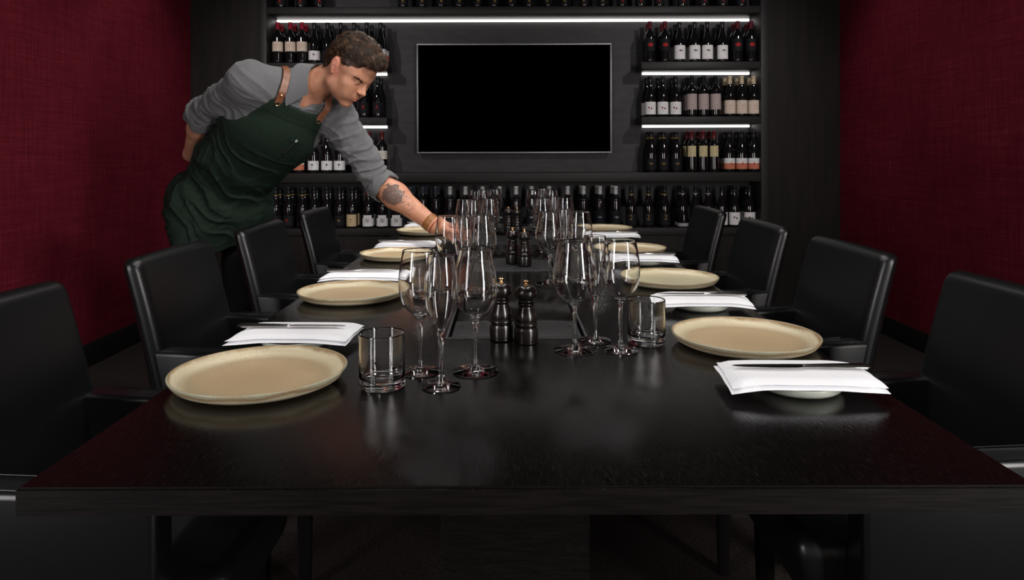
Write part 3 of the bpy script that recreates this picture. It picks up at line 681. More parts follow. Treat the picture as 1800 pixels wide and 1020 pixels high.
# pepper mills
def make_mill():
    r = empty('pepper_mill')
    bm = bmesh.new()
    p = spline([(.0235, .004), (.0242, .010), (.0240, .026), (.0228, .031)], 3)+spline([(.0205, .0325), (.0232, .036), (.0232, .039), (.0208, .0425)], 3)+spline([(.0203, .0435), (.0212, .048), (.0205, .056), (.0175, .065), (.0150, .072), (.0160, .0745), (.0172, .0775), (.0160, .0800)], 4)
    lathe(bm, [(0, 0), (.022, 0), (.0235, .0015)]+p+[(.0125, .0808), (0, .0808)], 40); obj('body', bm, M['mill'], r, 35)
    bm = bmesh.new()
    lathe(bm, [(0, .0810), (.0125, .0810), (.0150, .0825), (.0150, .0850)]+spline([(.0135, .0860), (.0185, .0895), (.0212, .0965), (.0205, .1045), (.0155, .1115), (.008, .1138)], 5)+[(0, .114)], 40); hd = obj('head', bm, M['mill'], r, 35)
    bm = bmesh.new()
    lathe(bm, [(0, .1141), (.0052, .1141), (.0052, .1158), (.0030, .1168), (.0028, .1190), (.0056, .1204), (.0064, .1225), (.0056, .1245), (0, .1252)], 24); obj('brass_knob', bm, M['brass'], hd, 50)
    return r
mill = make_mill()
MP = [(.0375, 1.41, 'front pepper mill on the right', 0), (-.012, 1.432, 'front left one behind tall glass', 0),
      (X(921.5, 2.41), 2.41, 'right mill of the middle pair', 1), (X(900.5, 2.46), 2.46, 'left mill of the middle pair', 1),
      (X(908.5, 3.45), 3.45, 'right mill of the farthest pair', 2), (X(893.5, 3.49), 3.49, 'left mill of the farthest pair', 2)]
for k, (x, y, w, s) in enumerate(MP):
    o = mill if k == 0 else copy_tree(mill)
    o.location = (x, y, TZ+.0016 if y > CY0-.02 else TZ+.0004)
    tag(o, 'black wooden mill with brass knob, '+w, 'pepper mill', 'pairs of mills along the table centre')

# ------------------------------------------------------------------ the man laying the table
V3 = lambda *a: np.array(a, dtype=np.float32)
def nrm(v): v = np.asarray(v, float); return v/np.linalg.norm(v)
class Field:
    """signed distance grid; every shape only touches its own neighbourhood"""
    def __init__(s, lo, hi, h):
        s.lo = np.array(lo, float); s.h = h; s.n = np.ceil((np.array(hi)-s.lo)/h).astype(int)+1
        s.F = np.full(tuple(s.n), 9., dtype=np.float32)
    def sub(s, lo, hi, m):
        a = np.clip(np.floor((np.array(lo)-m-s.lo)/s.h).astype(int), 0, s.n); b = np.clip(np.ceil((np.array(hi)+m-s.lo)/s.h).astype(int)+1, 0, s.n)
        if (b <= a).any(): return None, None
        ax = [(s.lo[i]+s.h*np.arange(a[i], b[i])).astype(np.float32) for i in range(3)]
        return tuple(slice(a[i], b[i]) for i in range(3)), (ax[0][:, None, None], ax[1][None, :, None], ax[2][None, None, :])
    def add(s, prim, k=.01, mode='u'):
        fn, lo, hi = prim; sl, P = s.sub(lo, hi, k+.012)
        if sl is None: return
        d = fn(*P); A = s.F[sl]
        if mode == 'u':
            hh = np.maximum(k-np.abs(A-d), 0)/max(k, 1e-6); s.F[sl] = np.minimum(A, d)-hh*hh*k*.25
        else:
            d = -d; hh = np.maximum(k-np.abs(A-d), 0)/max(k, 1e-6); s.F[sl] = np.maximum(A, d)+hh*hh*k*.25
    def mesh(s): return nets(s.F, s.lo, s.h)
def cap(a, b, ra, rb=None):
    a = np.array(a, float); b = np.array(b, float); rb = ra if rb is None else rb; ab = b-a; q = float(ab@ab)
    def fn(x, y, z):
        t = np.clip(((x-a[0])*ab[0]+(y-a[1])*ab[1]+(z-a[2])*ab[2])/q, 0, 1)
        return np.sqrt((x-a[0]-t*ab[0])**2+(y-a[1]-t*ab[1])**2+(z-a[2]-t*ab[2])**2)-(ra+(rb-ra)*t)
    r = max(ra, rb); return fn, np.minimum(a, b)-r, np.maximum(a, b)+r
def ell(c, rad, fr=None):
    c = np.array(c, float); fr = np.eye(3) if fr is None else np.array(fr); R0, R1, R2 = rad
    def fn(x, y, z):
        X_, Y_, Z_ = x-c[0], y-c[1], z-c[2]
        u, v, w = [f[0]*X_+f[1]*Y_+f[2]*Z_ for f in fr]
        k0 = np.sqrt((u/R0)**2+(v/R1)**2+(w/R2)**2); k1 = np.sqrt((u/R0**2)**2+(v/R1**2)**2+(w/R2**2)**2)+1e-9
        return k0*(k0-1)/k1
    m = np.sqrt(((fr*np.array(rad)[:, None])**2).sum(0)); return fn, c-m, c+m
def grow(p, g):
    fn, lo, hi = p; return (lambda x, y, z: fn(x, y, z)-g), lo-g, hi+g
def nets(F, lo, h):
    s = F < 0
    o = np.zeros(tuple(np.array(F.shape)-1), bool); a = np.ones_like(o); I = [slice(0, -1), slice(1, None)]
    for i in I:
        for j in I:
            for k in I: v = s[i, j, k]; o |= v; a &= v
    o &= ~a; idx = np.argwhere(o); ids = np.full(o.shape, -1, np.int32); ids[o] = np.arange(len(idx))
    c = {}
    for i in (0, 1):
        for j in (0, 1):
            for k in (0, 1): c[i, j, k] = F[idx[:, 0]+i, idx[:, 1]+j, idx[:, 2]+k].astype(float)
    acc = np.zeros((len(idx), 3)); cnt = np.zeros(len(idx))
    for p in c:
        for ax in range(3):
            if p[ax] == 0:
                q = list(p); q[ax] = 1; q = tuple(q); A, B = c[p], c[q]; m = (A < 0) != (B < 0)
                t = np.where(m, A/np.where(m, A-B, 1), 0); pos = np.tile(np.array(p, float), (len(idx), 1)); pos[:, ax] += t
                acc[m] += pos[m]; cnt[m] += 1
    verts = np.array(lo)+h*(idx+acc/cnt[:, None]); faces = []
    for ax in range(3):
        u, v = [(1, 2), (2, 0), (0, 1)][ax]
        A = [slice(None)]*3; B = [slice(None)]*3; A[ax] = slice(0, -1); B[ax] = slice(1, None)
        d = s[tuple(A)] != s[tuple(B)]; e = np.argwhere(d)
        e = e[(e[:, u] > 0) & (e[:, v] > 0) & (e[:, u] < F.shape[u]-1) & (e[:, v] < F.shape[v]-1)]
        sg = s[e[:, 0], e[:, 1], e[:, 2]]; q = []
        for du, dv in ((1, 1), (0, 1), (0, 0), (1, 0)):
            w = e.copy(); w[:, u] -= du; w[:, v] -= dv; q.append(ids[w[:, 0], w[:, 1], w[:, 2]])
        q = np.stack(q, 1); q[~sg] = q[~sg][:, ::-1]; faces.append(q)
    f = np.concatenate(faces); f = f[(f >= 0).all(1)]; return verts, f
def np_mesh(name, v, f, mt, parent=None):
    me = bpy.data.meshes.new(name); me.vertices.add(len(v)); me.vertices.foreach_set('co', v.astype(np.float32).ravel())
    me.loops.add(f.size); me.loops.foreach_set('vertex_index', f.astype(np.int32).ravel()); me.polygons.add(len(f))
    me.polygons.foreach_set('loop_start', np.arange(0, f.size, f.shape[1], dtype=np.int32)); me.update(calc_edges=True); me.validate()
    smooth(me, 180); return link(name, me, mt, parent)
def relax(v, f, it=2, lam=.5):
    n = len(v); e = np.concatenate([f[:, [i, (i+1) % 4]] for i in range(4)]); deg = np.bincount(e[:, 0], minlength=n)+np.bincount(e[:, 1], minlength=n)
    for _ in range(it):
        s = np.zeros_like(v)
        for k in range(3): s[:, k] = np.bincount(e[:, 0], v[e[:, 1], k], n)+np.bincount(e[:, 1], v[e[:, 0], k], n)
        v = v+lam*(s/np.maximum(deg, 1)[:, None]-v)
    return v
def largest(v, f):                                 # keep the main piece only
    lab_ = np.arange(len(v))
    while True:
        m_ = lab_[f].min(1); new = lab_.copy(); np.minimum.at(new, f.ravel(), np.repeat(m_, 4)); new = new[new]
        if (new == lab_).all(): break
        lab_ = new
    k = np.bincount(lab_).argmax(); keep = lab_ == k; f = f[keep[f[:, 0]]]; idx = np.cumsum(keep)-1; return v[keep], idx[f]
def vnormals(v, f):
    a = np.cross(v[f[:, 2]]-v[f[:, 0]], v[f[:, 3]]-v[f[:, 1]]); n = np.zeros_like(v)
    for k in range(3):
        for i in range(4): n[:, k] += np.bincount(f[:, i], a[:, k], len(v))
    return n/np.maximum(np.linalg.norm(n, axis=1), 1e-12)[:, None]
def folds(v, n, fn): return v+n*np.array([fn(Vector(p)) for p in v])[:, None]

# skeleton (metres, world)
SRj, SLj = V3(-.95, 2.58, 1.405), V3(-.675, 2.79, 1.283)
ERj, WRj = V3(-1.186, 2.76, 1.302), V3(-1.314, 2.93, 1.137)
ELj, WLj = V3(-.515, 2.82, 1.022), V3(-.285, 2.74, .858)
NB = V3(-.785, 2.69, 1.375); PE = V3(-1.205, 2.96, .95); WA = V3(-1.085, 2.87, 1.10); CH = V3(-.915, 2.76, 1.24)
u_ = nrm(NB-PE); l_ = nrm(SLj-SRj); l_ = nrm(l_-u_*(l_@u_)); f_ = nrm(np.cross(l_, u_)); TF = np.array([l_, f_, u_])
up_ = nrm([.12, -.05, .99]); lp_ = nrm([.85, .5, -.05]); lp_ = nrm(lp_-up_*(lp_@up_)); fp_ = np.cross(lp_, up_); PF = np.array([lp_, fp_, up_])
TORSO = [(ell(CH, (.172, .108, .185), TF), .05), (ell(WA, (.150, .105, .165), TF), .06), (ell(PE, (.168, .122, .125), PF), .07),
         (cap(SRj+l_*.025-u_*.006, SLj-l_*.02, .050, .056), .05), (cap(NB-u_*.02, SRj+u_*.0, .050, .052), .05), (cap(NB-u_*.02, SLj, .050, .052), .05)]
# head frame
HFd = V3(.660, -.308, -.685); HFd = nrm(HFd); HU = V3(.620, -.289, .729); HU = nrm(HU-HFd*(HU@HFd)); HL = np.cross(HU, HFd)*1.0; HL = np.cross(HFd, HU)
if HL@np.array([.42, .9, 0]) < 0: HL = -HL
HC_ = V3(-.581, 2.618, 1.449); HM = np.array([HL, HFd, HU])
def hp(x, y, z): return HC_+x*HL+y*HFd+z*HU
def hell(x, y, z, rad, tilt=None):
    fr = HM
    if tilt: q = Matrix.Rotation(tilt[1], 3, tilt[0]); fr = np.array([sum(q[i][j]*HM[j] for j in range(3)) for i in range(3)])
    return ell(hp(x, y, z), rad, fr)
def hcap(a, b, ra, rb=None): return cap(hp(*a), hp(*b), ra, rb)
B = Field((-1.43, 2.40, .772), (-.115, 3.17, 1.62), .0026)
for p, k in TORSO: B.add(p, k)
B.add(cap(SRj, ERj, .048, .040), .03); B.add(cap(SLj, ELj, .050, .044), .03)
am = ERj*.62+WRj*.38; B.add(cap(ERj, am, .040, .041), .015); B.add(cap(am, WRj, .041, .027), .02)
am = ELj*.68+WLj*.32; B.add(cap(ELj, am, .046, .0485), .015); B.add(cap(am, WLj, .0485, .030), .03)
# neck
B.add(cap(NB, hp(0, -.028, -.045), .061, .054), .03)
B.add(cap(hp(.045, -.03, -.03), NB+l_*.03+f_*.05-u_*.02, .016, .013), .02); B.add(cap(hp(-.045, -.03, -.03), NB-l_*.03+f_*.05-u_*.02, .016, .013), .02)
# head
B.add(hell(0, -.010, .036, (.075, .096, .083)), .02); B.add(hell(0, .028, .015, (.066, .062, .07)), .03)
B.add(hell(0, .028, -.040, (.056, .054, .068)), .025)
for s in (-1, 1):
    B.add(hcap((s*.055, .004, -.066), (s*.014, .066, -.101), .016, .0140), .025)
    B.add(hcap((s*.056, -.002, -.02), (s*.053, .002, -.064), .014), .02)
    B.add(hell(s*.042, .054, -.022, (.022, .022, .020)), .02); B.add(hell(s*.036, .042, -.052, (.024, .034, .036)), .03)
    B.add(hcap((s*.046, .062, .020), (s*.012, .083, .016), .0085), .014)
    B.add(hell(s*.026, .070, -.055, (.022, .016, .024)), .02)
B.add(hell(0, .070, -.103, (.021, .017, .016)), .014)
for s in (-1, 1): B.add(hell(s*.033, .089, .0, (.0165, .0125, .0105)), .010, 's')
B.add(hcap((0, .080, .014), (0, .104, -.024), .0075, .0080), .010)
B.add(hell(0, .086, -.026, (.0135, .0150, .0125)), .010)
B.add(hell(0, .1080, -.0280, (.0105, .0095, .0085)), .007)
for s in (-1, 1):
    B.add(hell(s*.0105, .097, -.0315, (.0068, .0090, .0068)), .004)
    B.add(hell(s*.0062, .101, -.0375, (.0032, .0045, .0028)), .002, 's')
# lids, lips
for s in (-1, 1):
    B.add(ell(hp(s*.0325, .0735, .0045), (.0150, .0128, .0092), HM), .004)
    B.add(ell(hp(s*.0325, .0735, -.0055), (.0145, .0118, .0066), HM), .004)
    B.add(hcap((s*.046, .072, -.0015), (s*.021, .0845, -.0035), .0012), .0015, 's')
B.add(hell(0, .078, -.062, (.024, .018, .022)), .014)
for s in (-1, 1):
    B.add(hcap((s*.0035, .0965, -.0600), (s*.0245, .0815, -.0645), .0044, .0024), .004)
    B.add(hcap((0, .0945, -.0700), (s*.0225, .0820, -.0670), .0054, .0026), .004)
    B.add(hcap((0, .1005, -.0650), (s*.0235, .0855, -.0655), .0011), .0015, 's')
B.add(hell(0, .091, -.083, (.016, .006, .005)), .006, 's')
for s in (-1, 1):                                  # ears
    tl = ('X', R(-14))
    B.add(hell(s*.0775, -.016, .001, (.0080, .0165, .0285), tl), .006)
    B.add(hell(s*.0875, -.012, .005, (.0070, .0108, .0195), tl), .003, 's')
    B.add(hell(s*.0795, -.016, .002, (.0050, .0075, .013), tl), .004)
    B.add(hell(s*.086, -.006, -.006, (.005, .005, .007), tl), .003, 's')
    B.add(hell(s*.0775, -.006, -.026, (.0055, .008, .0085)), .004)
# reaching hand (his left): fingers behind the stem, thumb on the camera's side
STEM = V3(-.1596, 2.686, .83)
B.add(cap(WLj, V3(-.262, 2.733, .852), .0275, .024), .02)
B.add(cap(V3(-.262, 2.738, .860), V3(-.222, 2.727, .855), .019, .0135), .014); B.add(cap(V3(-.262, 2.733, .852), V3(-.226, 2.727, .838), .019, .0135), .014)
B.add(cap(V3(-.264, 2.730, .842), V3(-.232, 2.724, .820), .016, .012), .014)
def chain(pts, rad, k=.004):
    for a, b, ra, rb in zip(pts, pts[1:], rad, rad[1:]): B.add(cap(a, b, ra, rb), k)
chain([(-.222, 2.724, .858), (-.182, 2.712, .848), (-.159, 2.7035, .841), (-.1465, 2.693, .838)], [.0105, .0088, .0080, .0070])
chain([(-.222, 2.727, .842), (-.180, 2.716, .829), (-.156, 2.7045, .823), (-.1455, 2.692, .821)], [.0105, .0090, .0082, .0072])
chain([(-.227, 2.726, .826), (-.188, 2.717, .812), (-.164, 2.707, .806), (-.152, 2.696, .804)], [.0100, .0086, .0078, .0070])
chain([(-.233, 2.722, .811), (-.203, 2.715, .798), (-.184, 2.707, .792), (-.172, 2.699, .790)], [.0088, .0076, .0070, .0062])
chain([(-.262, 2.716, .848), (-.232, 2.690, .844), (-.199, 2.6745, .839), (-.169, 2.6745, .836)], [.0150, .0118, .0096, .0078], .008)
# hand behind the back
hv = nrm(V3(-1.235, 3.03, 1.07)-WRj)
B.add(cap(WRj, WRj+hv*.07, .026, .030), .02)
for i, off in enumerate((-.028, -.010, .009, .027)):
    up2 = V3(0, 0, 1); b0 = WRj+hv*.085+up2*off; b1 = b0+hv*(.040-.004*abs(i-1)); b2 = b1+hv*.03+V3(.01, .0, -.004)
    chain([b0, b1, b2], [.0098, .0085, .0072])
chain([WRj+hv*.02+V3(0, 0, .02), WRj+hv*.055+V3(0, -.01, .046), WRj+hv*.09+V3(0, -.015, .056)], [.013, .0105, .008], .008)
v, f = B.mesh(); v = relax(v, f, 1, .4); del B
m = M['skin'] = mat('skin', (.5, .27, .18), .48, spec=.4)
BS(m).inputs['Subsurface Weight'].default_value = .12; BS(m).inputs['Subsurface Radius'].default_value = (.012, .004, .002); BS(m).inputs['Subsurface Scale'].default_value = .5
ns = noise_tex(m, 28, detail=5); rs = ramp(m, ns, 'Fac', [(.35, (.40, .175, .105)), (.65, (.48, .235, .15))])
at = N(m, 'ShaderNodeAttribute', attribute_name='flush'); mx = N(m, 'ShaderNodeMix', data_type='RGBA'); L(m, at, 'Fac', mx, 0); L(m, rs, 'Color', mx, 6); mx.inputs[7].default_value = (.42, .105, .085, 1)
# forearm tattoo: inked head with line work below it, laid out along the forearm
tt = N(m, 'ShaderNodeAttribute', attribute_name='ink'); sp = N(m, 'ShaderNodeSeparateXYZ'); L(m, tt, 'Vector', sp, 'Vector')
def math_(op, a, b=None, c=None):
    n = N(m, 'ShaderNodeMath', operation=op)
    for i, q in enumerate((a, b, c)):
        if q is None: continue
        if isinstance(q, (int, float)): n.inputs[i].default_value = q
        else: L(m, q[0], q[1], n, i)
    return (n, 'Value')
tn = N(m, 'ShaderNodeTexNoise', Scale=60, Detail=4); L(m, tt, 'Vector', tn, 'Vector')
tn2 = N(m, 'ShaderNodeTexNoise', Scale=170, Detail=5, Roughness=.7); L(m, tt, 'Vector', tn2, 'Vector')
tv = N(m, 'ShaderNodeTexNoise', Scale=38, Detail=1.5); L(m, tt, 'Vector', tv, 'Vector')
def blob(cx, cy, rx, ry, wob):
    a = math_('DIVIDE', math_('SUBTRACT', (sp, 'X'), cx), rx); b = math_('DIVIDE', math_('SUBTRACT', (sp, 'Y'), cy), ry)
    r2_ = math_('ADD', math_('MULTIPLY', a, a), math_('MULTIPLY', b, b)); w = math_('MULTIPLY_ADD', (tn, 'Fac'), wob, -wob/2)
    return math_('LESS_THAN', math_('ADD', r2_, w), 1.0)
hd = blob(.100, -.002, .046, .034, 3.2); pat = math_('MULTIPLY_ADD', (tn2, 'Fac'), 3.4, -.85)
ln = blob(.165, .004, .042, .027, 1.0); lines = math_('LESS_THAN', math_('PINGPONG', (tv, 'Fac'), .055), .013)
ink = math_('MAXIMUM', math_('MULTIPLY', hd, pat), math_('MULTIPLY', math_('MULTIPLY', ln, lines), .75))
ink = math_('MULTIPLY', ink, (sp, 'Z')); ink = math_('MINIMUM', ink, .86)
mx2 = N(m, 'ShaderNodeMix', data_type='RGBA'); L(m, ink[0], ink[1], mx2, 0); L(m, mx, 2, mx2, 6); mx2.inputs[7].default_value = (.035, .04, .045, 1)
L(m, mx2, 2, BS(m), 'Base Color')
fn_ = noise_tex(m, 420, detail=3); bump(m, fn_, 'Fac', .12, .0006)
man = np_mesh('person', v, f, m)
tag(man, 'man in grey shirt and dark green apron leaning to place glasses on the table', 'person')
rel = v-HC_; hx, hy, hz = rel@HL, rel@HFd, rel@HU
fl = np.zeros(len(v))
ear = (np.abs(hx) > .069) & (np.abs(hz) < .04) & (np.abs(hy+.012) < .03); fl[ear] = .32
lip = (np.abs(hx) < .0255) & (hy > .081) & (hz < -.0575+np.abs(hx)*-.1) & (hz > -.0755+np.abs(hx)*.25); fl[lip] = .5
nt = np.exp(-(((hx)/.014)**2+((hy-.105)/.014)**2+((hz+.028)/.014)**2)); fl = np.maximum(fl, .18*nt)
hnd = (v[:, 0] > -.245) & (v[:, 2] < .9); fl[hnd] = .15
man.data.attributes.new('flush', 'FLOAT', 'POINT').data.foreach_set('value', fl.astype(np.float32))
ax = nrm(WLj-ELj); q = v-ELj; t = q@ax; cdir = nrm(V3(0, 0, 1.12)-ELj); cdir = nrm(cdir-ax*(cdir@ax)); sdir = np.cross(ax, cdir)
if sdir[2] < 0: sdir = -sdir
ang = np.arctan2(q@sdir, q@cdir); tat = np.stack([t, ang*.042, ((q@cdir > 0) & (v[:, 0] > -.6) & (t > .01) & (t < .24) & (np.linalg.norm(q-np.outer(t, ax), axis=1) < .07)).astype(float)], 1)
man.data.attributes.new('ink', 'FLOAT_VECTOR', 'POINT').data.foreach_set('vector', tat.astype(np.float32).ravel())
# eyes
for s in (-1, 1):
    bm = bmesh.new(); bmesh.ops.create_uvsphere(bm, u_segments=20, v_segments=14, radius=.0115); bmesh.ops.translate(bm, verts=bm.verts, vec=Vector(hp(s*.0325, .0715, 0)))
    e = obj('eye', bm, M.get('eye') or M.setdefault('eye', noisy(mat('eye_white', (.6, .55, .52), .15), 90, (.55, .5, .47), (.65, .6, .57))), man)
    bm = bmesh.new(); c = Vector(hp(s*.0325, .0715, 0)); dr = Vector(HFd)+Vector(HU)*-.35; dr.normalize()
    bmesh.ops.create_uvsphere(bm, u_segments=16, v_segments=10, radius=.0058); bmesh.ops.translate(bm, verts=bm.verts, vec=c+dr*.0072)
    obj('iris', bm, M.get('iris') or M.setdefault('iris', noisy(mat('dark_iris', (.03, .02, .015), .1), 200, (.02, .014, .01), (.05, .03, .02))), e)

# shirt
SH = Field((-1.36, 2.40, .92), (-.42, 3.17, 1.56), .0038)
for p, k in TORSO: SH.add(grow(p, .011), k)
SH.add(cap(SRj-u_*.004, ERj, .054, .053), .04); SH.add(cap(SRj+l_*.03-u_*.008, NB-u_*.005, .058, .060), .06); c1 = ERj+nrm(WRj-ERj)*.045; SH.add(cap(ERj, c1, .053, .055), .02)
SH.add(cap(SLj, ELj, .068, .056), .045); c2 = ELj+nrm(WLj-ELj)*.028; SH.add(cap(ELj, c2, .053, .055), .02)
def slab(p, d, r, a, b):     # short cylinder around an axis
    p = np.array(p, float); d = nrm(d); m0 = p+d*(a+b)/2
    def fn(x, y, z):
        t = (x-m0[0])*d[0]+(y-m0[1])*d[1]+(z-m0[2])*d[2]
        rr = np.sqrt(np.maximum((x-m0[0]-t*d[0])**2+(y-m0[1]-t*d[1])**2+(z-m0[2]-t*d[2])**2, 0))
        return np.maximum(rr-r, np.abs(t)-(b-a)/2)
    e = r+abs(b-a); return fn, m0-e, m0+e
SH.add(slab(c1, WRj-ERj, .09, 0, .09), .003, 's'); SH.add(slab(c2, WLj-ELj, .09, 0, .09), .003, 's')
nd = nrm(hp(0, -.03, -.05)-NB)
SH.add(ell(NB+nd*.010+f_*.004, (.080, .064, .070), TF), .05)
SH.add(cap(NB+f_*.075-u_*.010, NB+f_*.085+nd*.10, .012, .045), .01, 's')
SH.add(cap(NB+nd*.052+f_*.012, NB+nd*.20+f_*.012, .064, .064), .008, 's')
v, f = largest(*SH.mesh()); v = relax(v, f, 2, .5); n = vnormals(v, f)
def ridge(p, d1, s1, seed):
    d1 = Vector(d1); q = p+Vector((seed, seed*.7, -seed)); w = noise.noise(q*7)*1.1
    return max(-.35, .75-abs(noise.noise(q*s1+d1*(w+q.dot(d1)*s1*2.4)))*3.2)
saR, saL, ut = Vector(nrm(ERj-SRj)), Vector(nrm(ELj-SLj)), Vector(u_)
def shirt_fold(p):
    a = np.array(p); tR = float((a-SRj)@np.array(saR)); tL = float((a-SLj)@np.array(saL))
    wR = 1/(1+math.exp(-(tR-.06)*40)) if a[0] < -.93 else 0; wL = 1/(1+math.exp(-(tL-.04)*40)) if a[0] > -.76 else 0
    g = .0035*noise.noise(p*14)+.0040*ridge(p, ut, 8, 3)
    if wR > .02: g += wR*(.0105*ridge(p, saR, 8.5, 11))
    if wL > .02: g += wL*(.0095*ridge(p, saL, 8.5, 5))
    return g+.0008*noise.noise(p*60)
v = folds(v, n, shirt_fold)
m = M['shirt'] = noisy(mat('grey_chambray', (.16, .16, .165), .9, spec=.1, sheen=.15), 900, (.088, .088, .092), (.128, .128, .134), (1, 1, 1), 3, .3, .0006)
shirt = np_mesh('shirt', v, f, m, man)
# cuffs: a turned-back band with an uneven edge
def band(name, c, d, rx, w, t, mt, parent, wob=.003, n=56, sq=1.0, side=None):
    d = Vector(nrm(d)); a = d.orthogonal().normalized() if side is None else (Vector(side)-d*Vector(side).dot(d)).normalized(); b = d.cross(a); bm = bmesh.new(); rings = []
    pr = [(0, -w), (t, -w*.9), (t*1.25, -w*.3), (t*1.25, w*.4), (t, w*.92), (0, w), (-t*.6, w*.8), (-t*.6, -w*.8)]
    for i in range(n):
        th = 2*math.pi*i/n; wv = wob*(math.sin(3*th+1)+.6*math.sin(5*th)); dr = a*math.cos(th)+b*math.sin(th)*sq
        rings.append([bm.verts.new(Vector(c)+dr*(rx+q0+wv*.4)+d*(q1+wv)) for q0, q1 in pr])
    for i in range(n):
        A, B_ = rings[i], rings[(i+1) % n]
        for k in range(8): bm.faces.new((A[k], A[(k+1) % 8], B_[(k+1) % 8], B_[k]))
    return obj(name, bm, mt, parent, 60)
band('cuff', c1-nrm(WRj-ERj)*.010, WRj-ERj, .057, .023, .006, m, shirt, .006)
band('cuff', c2-nrm(WLj-ELj)*.008, WLj-ELj, .057, .023, .006, m, shirt, .006)
# collar: a stand round the neck, folded leaves reaching forward
bm = bmesh.new(); rings = []; n_ = 44; ca = Vector(l_); cb = Vector(nrm(np.cross(nd, l_))); 
if cb.dot(Vector(f_)) < 0: cb = -cb
ca = cb.cross(Vector(nd)); ca = ca if ca.dot(Vector(l_)) > 0 else -ca
for i in range(n_+1):
    th = R(-152)+R(304)*i/n_; s = abs(th)/R(152)      # 0 at the nape, +-1 at the opening
    dr = ca*math.sin(th)-cb*math.cos(th); base = Vector(NB)+cb*.010+Vector(nd)*(.060-.030*s**3)
    top_ = .048-.012*s; leaf = .052+.030*max(0, s-.5)*2
    pr = [(.066, -.012), (.067, top_*.7), (.070, top_), (.0745, top_+.002), (.079, top_-.010), (.087+.012*s, top_-leaf*.6), (.096+.020*s, top_-leaf), (.0925+.020*s, top_-leaf), (.0840+.012*s, top_-leaf*.6), (.0755, top_-.012), (.0725, top_-.004), (.0695, top_*.6), (.0685, -.012)]
    rings.append([bm.verts.new(base+dr*r0*(1+.0*s)+Vector(nd)*z0) for r0, z0 in pr])
for A, B_ in zip(rings, rings[1:]):
    for k in range(len(A)): j = (k+1) % len(A); bm.faces.new((A[k], A[j], B_[j], B_[k]))
bm.faces.new(rings[0]); bm.faces.new(rings[-1]); collar = obj('collar', bm, m, shirt, 60)

# trousers and shoes
TR = Field((-1.5, 2.72, .02), (-.95, 3.28, 1.06), .006)
TR.add(grow(TORSO[2][0], .012), .05); AN = [V3(-1.31, 2.93, .09), V3(-1.20, 3.10, .09)]
HJ = [PE-lp_*.092-up_*.05, PE+lp_*.092-up_*.05]; KN = [HJ[i]*.5+AN[i]*.5+fp_*.02 for i in (0, 1)]
for i in (0, 1): TR.add(cap(HJ[i], KN[i], .086, .062), .05); TR.add(cap(KN[i], AN[i]+V3(0, 0, -.04), .062, .056), .03)
v, f = TR.mesh(); v = relax(v, f, 2); n = vnormals(v, f); v = folds(v, n, lambda p: .004*noise.noise(p*14))
np_mesh('trousers', v, f, noisy(mat('black_trouser_cloth', (.008, .008, .010), .9, spec=.1), 300, (.006, .006, .008), (.011, .011, .013), bstr=.2), man)
for i in (0, 1):
    S_ = Field(AN[i]-V3(.2, .2, .09), AN[i]+V3(.2, .2, .09), .005)
    S_.add(cap(AN[i]+V3(0, 0, -.045)-fp_*.035, AN[i]+V3(0, 0, -.055)+fp_*.13, .038, .033), .02); S_.add(cap(AN[i]+V3(0, 0, .02), AN[i]+V3(0, 0, -.04), .042, .04), .03)
    lo = S_.lo; zi = int(round((0-lo[2])/S_.h)); S_.F[:, :, :max(zi, 0)+1] = np.maximum(S_.F[:, :, :max(zi, 0)+1], .002)
    v, f = S_.mesh(); np_mesh('shoe', v, f, M['chair_wood'], man)

# apron: a thick cloth shell over the shirt, bib cut away under the arms
AP = Field((-1.52, 2.50, .70), (-.55, 3.20, 1.47), .0034)
for p, k in TORSO[:2]: AP.add(grow(p, .021), k+.02)
AP.add(grow(TORSO[2][0], .020), .08)
for p, k in TORSO[4:]: AP.add(grow(p, .020), k)
AP.add(grow(TORSO[3][0], .012), .05)
for i in (0, 1): AP.add(cap(HJ[i]+fp_*.015, KN[i]+fp_*.03, .094, .10), .09)
ax_ = [(AP.lo[i]+AP.h*np.arange(AP.n[i])).astype(np.float32) for i in range(3)]
GX, GY, GZ = ax_[0][:, None, None], ax_[1][None, :, None], ax_[2][None, None, :]
A_ = (GX-CH[0])*l_[0]+(GY-CH[1])*l_[1]+(GZ-CH[2])*l_[2]; B2 = (GX-CH[0])*u_[0]+(GY-CH[1])*u_[1]+(GZ-CH[2])*u_[2]
Fr = (GX-CH[0])*f_[0]+(GY-CH[1])*f_[1]+(GZ-CH[2])*f_[2]
hw_b = [(-.6, .40), (-.12, .40), (-.08, .24), (-.04, .195), (.02, .160), (.07, .135), (.13, .118), (.19, .100), (.3, .1)]
HWb = np.interp(B2, [p[0] for p in hw_b], [p[1] for p in hw_b]).astype(np.float32)
side_cut = (np.abs(A_)-HWb)*.8; top_cut = B2-(.198-.012*np.cos(np.clip(A_/.1, -1, 1)*1.57)); front_cut = -.02-Fr
Fp = (GX-PE[0])*fp_[0]+(GY-PE[1])*fp_[1]+(GZ-PE[2])*fp_[2]
blend = np.clip((-.12-B2)/.08, 0, 1); fc = front_cut*(1-blend)+(-.055-Fp)*blend
shell = np.abs(AP.F+.001)-.0044
for q_ in (side_cut, top_cut, fc, .752+.018*np.sin(GX*22)-GZ): shell = np.maximum(shell, q_)
AP.F = shell.astype(np.float32)
v, f = AP.mesh(); v = relax(v, f, 2, .5)
TP = [grow(p, .021) for p, _ in TORSO[:3]]
def nfield(p):                                    # outward direction of the body under the cloth
    c = CH if (p-CH)@u_ > -.08 else (PE*.5+WA*.5); d = p-c; ax2 = u_ if c is CH else up_; d = d-ax2*(d@ax2); return nrm(d)
nn = np.array([nfield(p) for p in v])
lowv = Vector(up_); crossv = Vector(nrm(l_*.4+u_))
